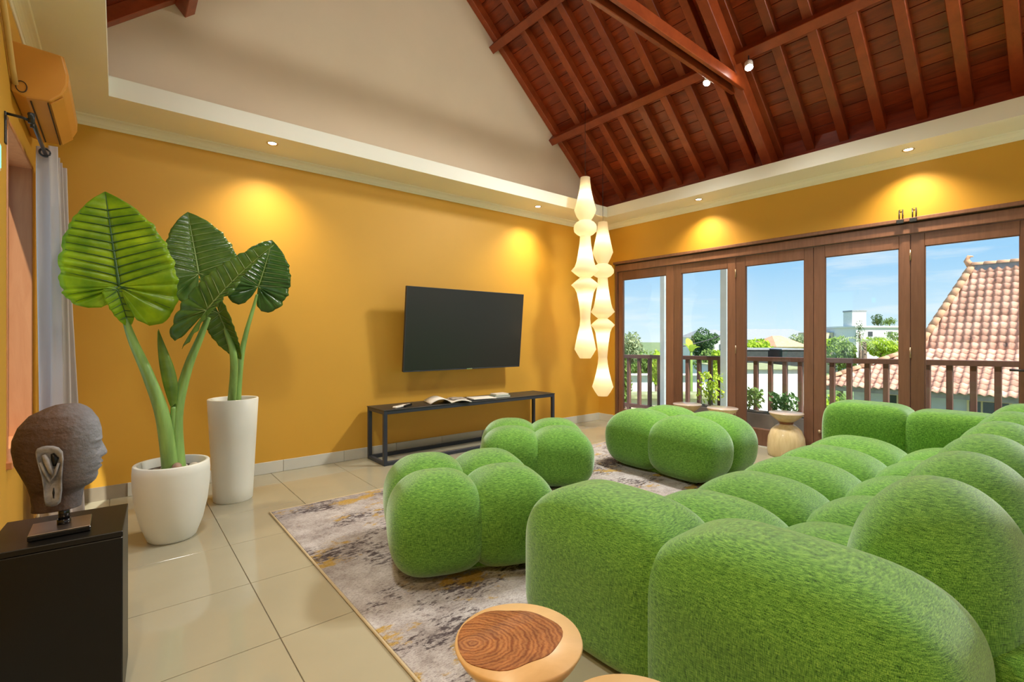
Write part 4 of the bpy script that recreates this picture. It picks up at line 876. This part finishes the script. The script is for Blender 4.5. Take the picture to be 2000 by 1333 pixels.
def foliage_mat(name, c1, c2):
    m, nt = newmat(name); d = nt.nodes.new('ShaderNodeBsdfDiffuse'); t = nt.nodes.new('ShaderNodeBsdfTranslucent')
    n = N(nt, 'ShaderNodeTexNoise', Scale=1.4, Detail=4.0); L(nt, coords(nt, 'World'), n.inputs['Vector']); r = ramp(nt, [(0.3, c1), (0.7, c2)]); L(nt, n.outputs['Fac'], r.inputs['Fac'])
    L(nt, r.outputs['Color'], d.inputs['Color']); L(nt, r.outputs['Color'], t.inputs['Color']); x = N(nt, 'ShaderNodeMixShader', Fac=0.35); L(nt, d.outputs[0], x.inputs[1]); L(nt, t.outputs[0], x.inputs[2])
    o = nt.nodes.new('ShaderNodeOutputMaterial'); L(nt, x.outputs[0], o.inputs[0]); M[name] = m
foliage_mat('foliage_mid', (0.14, 0.24, 0.06), (0.34, 0.46, 0.14)); foliage_mat('foliage_pale', (0.30, 0.38, 0.20), (0.50, 0.56, 0.34)); foliage_mat('foliage_lime', (0.36, 0.52, 0.05), (0.58, 0.72, 0.10)); foliage_mat('foliage_deep', (0.06, 0.13, 0.05), (0.16, 0.26, 0.10))
GZ = -3.4
struct('ground', MB().box((6.6, -60, GZ - 0.5), (400, 400, GZ)), 'ground_green')
struct('balcony_floor', MB().box((5.38, -3.2, -0.20), (6.42, 7.0, -0.02)), 'balcony_tile')
# railing
rail = empty('balcony_railing', (6.3, 2.2, -0.02), label='dark brown wooden balcony railing with square balusters', cat='railing')
def rz_(Y): return 0.878 + (4.87 - Y) * (0.939 - 0.878) / 4.44
for yy, zz, hh in ((0, 0.0, 0.055),):
    ya, yb = -1.6, 6.6
    MB().beam((0, ya - 2.2, rz_(ya) + 0.02 - hh / 2), (0, yb - 2.2, rz_(yb) + 0.02 - hh / 2), 0.075, hh, (0, 0, 1), 0.004).build('top_rail', 'rail_wood', rail)
MB().beam((0, -3.8, 0.10), (0, 4.4, 0.10), 0.05, 0.06, (0, 0, 1), 0.004).build('bottom_rail', 'rail_wood', rail)
def balY(px):
    d = ray(px, 730); return 6.3 * d[1] / d[0]
bal = [1228.5, 1248.8, 1269, 1288, 1343.3, 1365.8, 1387.6, 1406, 1476.8, 1505, 1533.4, 1563.7, 1626, 1659, 1694.5, 1731, 1811.6, 1855, 1901.6, 1949.6, 1997.6]
ys = sorted(balY(p) for p in bal)
ys = [ys[0] - 0.235 * k for k in range(1, 6)] + ys
for y in ys: MB().bbox((-0.026, y - 2.2 - 0.024, 0.02), (0.026, y - 2.2 + 0.024, rz_(y) - 0.03), 0.003).build('baluster', 'rail_wood', rail)
for px, wdt, lb in ((1295.5, 0.075, 'grey square balcony post seen through the door nearest the corner'), (1415, 0.09, 'grey square balcony post seen through the second door from the corner')):
    d = ray(px, 700); yy = 6.22 * d[1] / d[0]; p = empty('balcony_post', (6.22, yy, -0.02), label=lb, cat='post', group='grey balcony posts')
    MB().bbox((-0.03, -wdt / 2, 0), (0.03, wdt / 2, 2.9), 0.004).build('shaft', 'post_grey', p); MB().bbox((-0.04, -wdt / 2 - 0.01, 0), (0.04, wdt / 2 + 0.01, 0.06), 0.004).build('base', 'post_grey', p)
# planter box with leafy plants behind the doors
pb = empty('planter_box', (6.02, 2.75, -0.02), label='long grey-brown planter box on the balcony behind the third door', cat='planter')
MB().bbox((-0.13, -0.75, 0), (0.13, 0.75, 0.27), 0.008).build('trough', 'planter_stone', pb); MB().box((-0.11, -0.73, 0.27), (0.11, 0.73, 0.275)).build('soil', 'soil', pb)
def leaf_quad(m, p, size, nrm=None):
    a = Vector((random.gauss(0, 1), random.gauss(0, 1), random.gauss(0, 1))).normalized(); b_ = a.orthogonal().normalized(); s_ = size * random.uniform(0.6, 1.3)
    c = a.cross(b_); m.add([p - b_ * s_, p + c * s_ * 0.45 + a * s_ * 0.1, p + b_ * s_, p - c * s_ * 0.45 + a * s_ * 0.1], [(0, 1, 2, 3)])
def bush(name, loc, r, h, n, size, mat, label, cat, group=None, par=None):
    b_ = empty(name, loc, 0, label, cat, group)
    m = MB(); st_ = MB()
    for k in range(max(3, n // 40)):
        a = random.random() * 6.28; rr = r * random.uniform(0.1, 0.7); st_.tube([(0, 0, 0), (rr * 0.5 * math.cos(a), rr * 0.5 * math.sin(a), h * 0.5), (rr * math.cos(a), rr * math.sin(a), h * random.uniform(0.7, 0.95))], [0.006, 0.005, 0.003], 5)
    for k in range(n):
        a = random.random() * 6.28; rr = r * math.sqrt(random.random()); leaf_quad(m, Vector((rr * math.cos(a), rr * math.sin(a), h * (0.15 + 0.9 * random.random() ** 0.8))), size)
    m.build('foliage', mat, b_); st_.build('stems', 'stem', b_); return b_
for q, (yy, r, h, mt, lb) in enumerate(((3.25, 0.16, 0.42, 'foliage_lime', 'light green leafy plant in the balcony planter, nearest the corner'), (2.75, 0.16, 0.26, 'foliage_mid', 'small green leafy plant in the middle of the balcony planter'), (2.35, 0.15, 0.22, 'foliage_deep', 'dark green leafy plant at the right end of the balcony planter'))):
    bush('planter_plant', (6.02, yy, 0.258), r, h, 150, 0.04, mt, lb, 'plant', 'plants in the balcony planter')
# ---- neighbouring house with a steep clay-tiled hip roof
nh_ = empty('neighbour_house', (21, 2, GZ), label='house with a steep red clay-tiled hip roof beyond the balcony', cat='house')
NO = Vector((21, 2, GZ))
EX, EZ, BX, BZ, TX_, TZ = 20.0, -0.55, 22.2, 0.76, 24.2, 3.72
RY, BY, EY = 3.0, 4.15, 6.75                     # left ends of ridge, break line and eave
YR = -6.0
def quad(m, pts): m.add([Vector(p) - NO for p in pts], [tuple(range(len(pts)))])
rf = MB()
quad(rf, [(EX, YR, EZ), (EX, EY, EZ), (BX, BY, BZ), (BX, YR, BZ)]); quad(rf, [(BX, YR, BZ), (BX, BY, BZ), (TX_, RY, TZ), (TX_, YR, TZ)])
quad(rf, [(EX, EY, EZ), (28, EY, EZ), (26.2, BY, BZ), (BX, BY, BZ)]); quad(rf, [(BX, BY, BZ), (26.2, BY, BZ), (TX_, RY, TZ)])
for v_ in range(len(rf.v)): rf.v[v_] = (rf.v[v_][0], rf.v[v_][1], rf.v[v_][2] - 0.03)
roof = rf.build('roof', 'terracotta', nh_)
# one clay pantile: S section, 0.22 wide, 0.30 long
def pantile(w=0.225, ln=0.31):
    m = MB(); n = 8; prof = []
    for i in range(n + 1):
        t = i / n; prof.append((t * w, 0.030 * math.sin(t * math.pi * 2) + 0.012))
    vs = [(y, 0, z + 0.016) for y, z in prof] + [(y, ln, z) for y, z in prof] + [(prof[k][0], 0, prof[k][1] - 0.004) for k in range(n + 1)]
    fs = [(i, i + 1, n + 2 + i, n + 1 + i) for i in range(n)] + [(2 * n + 2 + i, 2 * n + 3 + i, i + 1, i) for i in range(n)]
    m.add(vs, fs, True); return m
tiles = []
def cover(e0, e1z, x0, z0, x1, z1, yl0, yl1):
    up = Vector((x1 - x0, 0, z1 - z0)); ln = up.length; up.normalize(); nn = Vector((-up.z, 0, up.x)); side = Vector((0, -1, 0))
    rows = int(ln / 0.27)
    for r_ in range(rows):
        s_ = r_ * (ln / rows); ylim = yl0 + (yl1 - yl0) * (s_ / ln)
        y = ylim - 0.02
        k0 = math.floor(y / 0.215)
        for k in range(k0, int(YR / 0.215) + 1, -1):
            yy = k * 0.215
            if yy > ylim: continue
            p = Vector((x0, yy, z0)) + up * s_
            # columns: tile x axis = side, y axis = up, z = normal
            tiles.append((p, Matrix(((side.x, up.x, nn.x, p.x), (side.y, up.y, nn.y, p.y), (side.z, up.z, nn.z, p.z), (0, 0, 0, 1)))))
cover(0, 0, EX - 0.06, EZ - 0.03, BX, BZ, EY, BY); cover(0, 0, BX, BZ, TX_, TZ, BY, RY)
def vis(p):
    dd = p.x * _s + p.y * _c; px = CX + FPX * (p.x * _c - p.y * _s) / dd
    return (1606 < px < 1760) or (1800 < px < 2010)
tiles.sort(key=lambda t: (not vis(t[0]), t[0].length)); tme = pantile().mesh('roof_tile')
rest = MB(); pt = pantile()
Minv = Matrix.Translation(-NO)
for k, (p, mm) in enumerate(tiles):
    if k < 300:
        o = link('roof_tile', tme, 'terracotta', roof); o.matrix_local = Minv @ mm
    else: rest.add([(Minv @ mm) @ Vector(v_) for v_ in pt.v], pt.f, True)
if rest.v: tag(rest.build('roof_tiling', 'terracotta', roof), kind='stuff')
# hip and ridge caps
capm = MB(); vs = []
for i in range(2):
    for k in range(7): a = math.pi * k / 6; rr = 0.15 if i == 0 else 0.125; vs.append((rr * math.cos(a), 0.36 * i, rr * 0.8 * math.sin(a)))
capm.add(vs, [(k + 1, k, k + 7, k + 8) for k in range(6)] + [tuple(range(7))], True); capme = capm.mesh('ridge_cap')
def caps(p, q):
    p = Vector(p); q = Vector(q); d = (q - p); n = int(d.length / 0.33); d.normalize(); side = d.cross(Vector((0, 0, 1))).normalized(); u2 = side.cross(d)
    for k in range(n):
        c = p + d * (k * (q - p).length / n) - NO + u2 * 0.02
        o = link('ridge_cap', capme, 'roof_orange', roof); o.matrix_local = Matrix(((side.x, d.x, u2.x, c.x), (side.y, d.y, u2.y, c.y), (side.z, d.z, u2.z, c.z), (0, 0, 0, 1)))
caps((EX, EY, EZ), (BX, BY, BZ)); caps((BX, BY, BZ), (TX_, RY, TZ)); caps((TX_, RY, TZ + 0.05), (TX_, YR, TZ + 0.05))
MB().box(Vector((TX_ - 0.09, YR, TZ - 0.16)) - NO, Vector((TX_ + 0.09, RY + 0.05, TZ + 0.08)) - NO).build('ridge_band', 'roof_grey', roof)
MB().tube([Vector((TX_, RY + 0.02, TZ + 0.05)) - NO, Vector((TX_, RY + 0.14, TZ + 0.26)) - NO, Vector((TX_, RY + 0.08, TZ + 0.42)) - NO, Vector((TX_, RY - 0.04, TZ + 0.40)) - NO], [0.12, 0.09, 0.06, 0.02], 8).build('finial', 'roof_orange', roof)
MB().box(Vector((EX + 0.02, YR, EZ - 0.20)) - NO, Vector((EX + 0.10, EY - 0.1, EZ - 0.05)) - NO).build('fascia', 'planter_stone', nh_)
WX = 20.9
MB().box(Vector((WX, YR, GZ)) - NO, Vector((27, EY - 1.0, EZ + 0.2)) - NO).build('wall', 'wall_blue', nh_)
for k, y in enumerate((4.3, 2.2, 1.0, -0.4, -1.8)):
    wdw = MB().box(Vector((WX - 0.06, y - 0.5, -2.1)) - NO, Vector((WX + 0.02, y + 0.5, -0.75)) - NO).build('window', 'house_cream', nh_)
    for j in (-1, 0, 1): MB().box(Vector((WX - 0.075, y + j * 0.31 - 0.13, -2.0)) - NO, Vector((WX - 0.055, y + j * 0.31 + 0.13, -0.85)) - NO).build('pane', 'window_dark', wdw)
# ---- trees and plants beyond
def tree(name, px, ptop, pbase, depth, wpx, mat, label, n=900, group=None, size=None, shape=1.0):
    top = at(px, ptop, depth); base = at(px, pbase, depth); h = top.z - base.z; rx_ = wpx / FPX * depth / 2
    t = empty(name, (top.x, top.y, GZ), 0, label, 'tree', group); m = MB(); n = int(n * 1.9); size = size or max(0.07, rx_ * 0.105)
    cz = (top.z + base.z) / 2 - GZ
    blobs = [(Vector((random.uniform(-0.55, 0.55) * rx_, random.uniform(-0.55, 0.55) * rx_, cz + random.uniform(-0.32, 0.30) * h)), random.uniform(0.35, 0.55)) for _ in range(9)] + [(Vector((0, 0, cz)), 0.75), (Vector((0, 0, cz + h * 0.25)), 0.5)]
    for k in range(n):
        c, f = random.choice(blobs); d = Vector((random.gauss(0, 1), random.gauss(0, 1), random.gauss(0, 1))).normalized() * random.uniform(0.7, 1.0)
        leaf_quad(m, c + Vector((d.x * rx_ * f, d.y * rx_ * f, d.z * h * 0.5 * f * shape)), size)
    m.build('foliage', mat, t); MB().tube([(0, 0, 0), (0.1, 0, cz * 0.5), (0, 0.05, cz)], [h * 0.06 + 0.08, h * 0.05 + 0.05, 0.04], 7).build('trunk', 'bark', t); return t
TG = 'trees beyond the balcony'
tree('broadleaf_tree', 1235, 648, 720, 34, 62, 'foliage_pale', 'hazy tree rising behind the railing in the door nearest the corner', 1100, TG)
tree('broadleaf_tree', 1373, 640, 700, 30, 62, 'foliage_deep', 'dark round tree left of the grey-roofed white house', 1000, TG)
tree('broadleaf_tree', 1262, 684, 745, 29, 70, 'foliage_mid', 'low green bushes behind the railing in the first door', 900, TG)
tree('broadleaf_tree', 1388, 684, 745, 26, 60, 'foliage_mid', 'low green bushes behind the railing in the second door', 900, TG)
tree('broadleaf_tree', 1480, 662, 705, 40, 90, 'foliage_lime', 'pale lime bushes below the long grey roofs', 700, TG)
tree('broadleaf_tree', 1555, 652, 690, 60, 40, 'foliage_pale', 'pale tree beside the small orange roof', 400, TG)
tree('broadleaf_tree', 1640, 655, 720, 32, 70, 'foliage_mid', 'bushy green tree in the fourth door, left side', 1000, TG)
tree('broadleaf_tree', 1722, 660, 705, 30, 75, 'foliage_lime', 'bright green tree in front of the white building', 1000, TG)
tree('broadleaf_tree', 1622, 660, 690, 45, 60, 'foliage_lime', 'light green trees behind the bushy tree, at the fourth door', 500, TG)
tree('broadleaf_tree', 1680, 625, 672, 53, 20, 'foliage_deep', 'slim dark tree at the foot of the white tower', 300, TG)
tree('broadleaf_tree', 1716, 614, 640, 66, 30, 'foliage_deep', 'dark tree on the terrace right of the white tower', 400, TG)
tree('broadleaf_tree', 1738, 620, 640, 64, 30, 'foliage_mid', 'green shrub on the terrace at the right of the white building', 300, TG)
tree('broadleaf_tree', 1745, 648, 668, 50, 30, 'foliage_mid', 'small green tree in front of the white terrace wall', 300, TG)
tree('garden_shrub', 1600, 770, 860, 13, 90, 'foliage_lime', 'lime green garden shrub low behind the third door', 700, TG)
tree('garden_shrub', 1640, 765, 850, 15, 70, 'foliage_mid', 'green shrub under the eave of the tiled house', 700, TG)
# palm
pp = at(1688, 668, 27); pm = empty('palm_tree', (pp.x, pp.y, GZ), 0, 'feathery palm in front of the red tiled roof', 'tree', TG); fm = MB()
for k in range(16):
    a = k * 2.4; e = random.uniform(0.2, 1.1); ln = random.uniform(1.0, 1.5); prev = None
    for s_ in range(10):
        t = s_ / 9; c = Vector((math.cos(a) * ln * t, math.sin(a) * ln * t, ln * (math.sin(e) * t - 0.75 * t * t))) + Vector((0, 0, pp.z - GZ))
        if prev is not None:
            d = (c - prev).normalized(); sd2 = d.cross(Vector((0, 0, 1))).normalized()
            for sg in (-1, 1):
                tip = c + sd2 * sg * 0.38 * (1 - 0.5 * t) + d * 0.22 - Vector((0, 0, 0.10)); fm.add([c, c + d * 0.05, tip], [(0, 1, 2)])
        prev = c
fm.build('fronds', 'foliage_pale', pm); MB().tube([(0, 0, 0), (0.1, 0, (pp.z - GZ) * 0.6), (0, 0, pp.z - GZ)], [0.18, 0.14, 0.10], 8).build('trunk', 'bark', pm)
# banana plant in the second door
def banana(px, py, depth, label):
    p = at(px, py, depth); b_ = empty('banana_plant', (p.x, p.y, GZ), 0, label, 'plant', 'banana plants beyond the railing')
    MB().tube([(0, 0, 0), (0, 0, p.z - GZ - 0.3)], [0.08, 0.04], 8).build('stem', 'foliage_mid', b_)
    for k, (a, e, ln) in enumerate(((0.9, 1.25, 0.75), (2.4, 1.1, 0.6), (4.0, 1.2, 0.55), (5.3, 0.8, 0.6))):
        vs = []; fs = []
        for s_ in range(9):
            t = s_ / 8; c = Vector((math.cos(a) * ln * 0.45 * t, math.sin(a) * ln * 0.45 * t, p.z - GZ - 0.35 + ln * math.sin(e) * t - 0.25 * t * t)); w_ = 0.11 * math.sin(math.pi * (0.08 + 0.9 * t)); sd2 = Vector((-math.sin(a), math.cos(a), 0))
            vs += [c - sd2 * w_ + Vector((0, 0, w_ * 0.3)), c, c + sd2 * w_ + Vector((0, 0, w_ * 0.3))]
        for s_ in range(8):
            for q in (0, 1): fs.append((s_ * 3 + q, s_ * 3 + q + 1, s_ * 3 + q + 4, s_ * 3 + q + 3))
        MB().add(vs, fs, True).build('leaf', 'foliage_lime', b_)
banana(1350, 668, 15, 'upright banana plant behind the railing in the second door')
tree('garden_shrub', 1283, 684, 750, 15, 22, 'foliage_lime', 'lime green shrub at the right of the first door, above the railing', 500, TG, 0.09)
tree('garden_shrub', 1404, 684, 750, 15, 24, 'foliage_lime', 'lime green shrub at the right of the second door, above the railing', 500, TG, 0.09)
tree('garden_shrub', 1222, 690, 800, 11.5, 26, 'foliage_mid', 'tall green shrub at the left of the first door', 500, TG, 0.09)
# ---- far houses
def house(name, x0p, x1p, ywt, ywb, yrt, depth, wall, roof_m, label, wins=0, ridge=0.5, dpt=4.0, flat=False):
    a = at(x0p, ywt, depth); b_ = at(x1p, ywt, depth); d = (b_ - a); d.z = 0; w_ = d.length; d.normalize(); n = Vector((-d.y, d.x, 0))
    if n.dot(Vector((_s, _c, 0))) < 0: n = -n
    h0 = GZ; zt_ = a.z; zr_ = at(x0p, yrt, depth).z
    hs_ = empty(name, (a.x, a.y, GZ), math.atan2(d.y, d.x), label, 'house'); sgn = 1 if n.dot(Vector((-d.y, d.x, 0))) > 0 else -1
    D_ = dpt * sgn
    MB().box((0, min(0, D_), 0), (w_, max(0, D_), zt_ - GZ)).build('wall', wall, hs_)
    o = 0.04 * w_; z0 = zt_ - GZ; z1 = zr_ - GZ
    if flat: MB().box((-o, min(0, D_) - o, z0), (w_ + o, max(0, D_) + o, z1)).build('roof', roof_m, hs_)
    else:
        r0, r1 = w_ * (0.5 - ridge / 2), w_ * (0.5 + ridge / 2)
        MB().add([(-o, -o * sgn, z0), (w_ + o, -o * sgn, z0), (w_ + o, D_ + o * sgn, z0), (-o, D_ + o * sgn, z0), (r0, D_ / 2, z1), (r1, D_ / 2, z1)], [(0, 1, 5, 4), (1, 2, 5), (2, 3, 4, 5), (3, 0, 4), (0, 3, 2, 1)]).build('roof', roof_m, hs_)
    zb = at(x0p, ywb, depth).z - GZ
    for k in range(wins):
        c = w_ * (k + 0.7) / (wins + 0.4); hh = (zt_ - GZ - zb); f = MB().box((c - w_ * 0.06, -0.05 * sgn, zb + hh * 0.25), (c + w_ * 0.06, 0.02 * sgn, zb + hh * 0.7)).build('window', 'house_white', hs_)
        MB().box((c - w_ * 0.048, -0.09 * sgn, zb + hh * 0.29), (c + w_ * 0.048, -0.04 * sgn, zb + hh * 0.66)).build('pane', 'window_dark', f)
    return hs_
house('far_house', 1375, 1440, 659, 700, 643, 42, 'house_white', 'roof_grey', 'white house with a grey hipped roof in the second door', 3, 0.55, 6)
house('far_house', 1440, 1600, 664, 690, 642, 95, 'house_white', 'roof_grey', 'long low buildings with grey roofs on the horizon, in the third door', 8, 0.85, 14)
house('far_house', 1518, 1580, 678, 690, 656, 48, 'house_cream', 'roof_orange', 'small house with a spread orange roof in the third door', 2, 0.3, 6)
house('far_house', 1604, 1627, 650, 668, 646, 62, 'house_cream', 'roof_grey', 'cream house at the left of the fourth door', 2, 0.6, 5)
house('far_house', 1630, 1666, 650, 664, 643, 72, 'house_white', 'roof_grey', 'grey-roofed house left of the white tower', 2, 0.7, 4)
tw = house('white_building', 1672, 1765, 640, 664, 637, 58, 'house_white', 'house_white', 'white flat-roofed building with a square tower in the fourth door', 2, 0.5, 6, True)
tp = at(1676, 640, 57.5); 
MB().box((0.25, 1.0, tp.z - GZ), (1.95, 2.6, at(1676, 608, 57.5).z - GZ)).build('tower', 'house_white', tw)
MB().box((0.2, 0.95, at(1676, 608, 57.5).z - GZ), (2.0, 2.65, at(1676, 605, 57.5).z - GZ)).build('parapet', 'roof_grey', tw)
house('garden_wall', 1450, 1600, 722, 770, 721, 19, 'house_white', 'moss', 'broad white flat roof beyond the railing in the third door', 0, 0.5, 4.5, True)['category'] = 'roof'
house('garden_wall', 1200, 1452, 733, 765, 732, 21, 'house_white', 'house_white', 'white boundary wall behind the railing at the corner doors', 0, 0.5, 0.4, True)['category'] = 'wall'
house('brick_wall', 1200, 1452, 778, 810, 770, 14, 'house_cream', 'moss', 'low brick garden wall with a mossy top below the railing', 0, 0.5, 0.5, True)['category'] = 'wall'
house('carport', 1455, 1500, 684, 698, 681, 26, 'netting', 'roof_grey', 'dark netted carport behind the railing, left part of the third door', 0, 0.5, 3, True)['category'] = 'carport'
house('carport', 1528, 1580, 684, 698, 682, 26, 'netting', 'roof_grey', 'dark netted carport behind the railing, right part of the third door', 0, 0.5, 3, True)['category'] = 'carport'
wire = [at(1318 + (1438 - 1318) * k / 8, 680 - 36 * (k / 8) + 4 * math.sin(k / 8 * math.pi), 17.5) for k in range(9)]
pw = empty('power_line', (wire[0].x, wire[0].y, GZ), 0, 'black power line sloping across the second door', 'cable')
MB().tube([w_ - Vector(pw.location) for w_ in wire], 0.02, 5).build('cable', 'black_metal', pw)
for e_ in (wire[0], wire[-1]): MB().tube([Vector((e_.x, e_.y, GZ)) - Vector(pw.location), e_ - Vector(pw.location)], [0.07, 0.05], 8).build('pole', 'bark', pw)
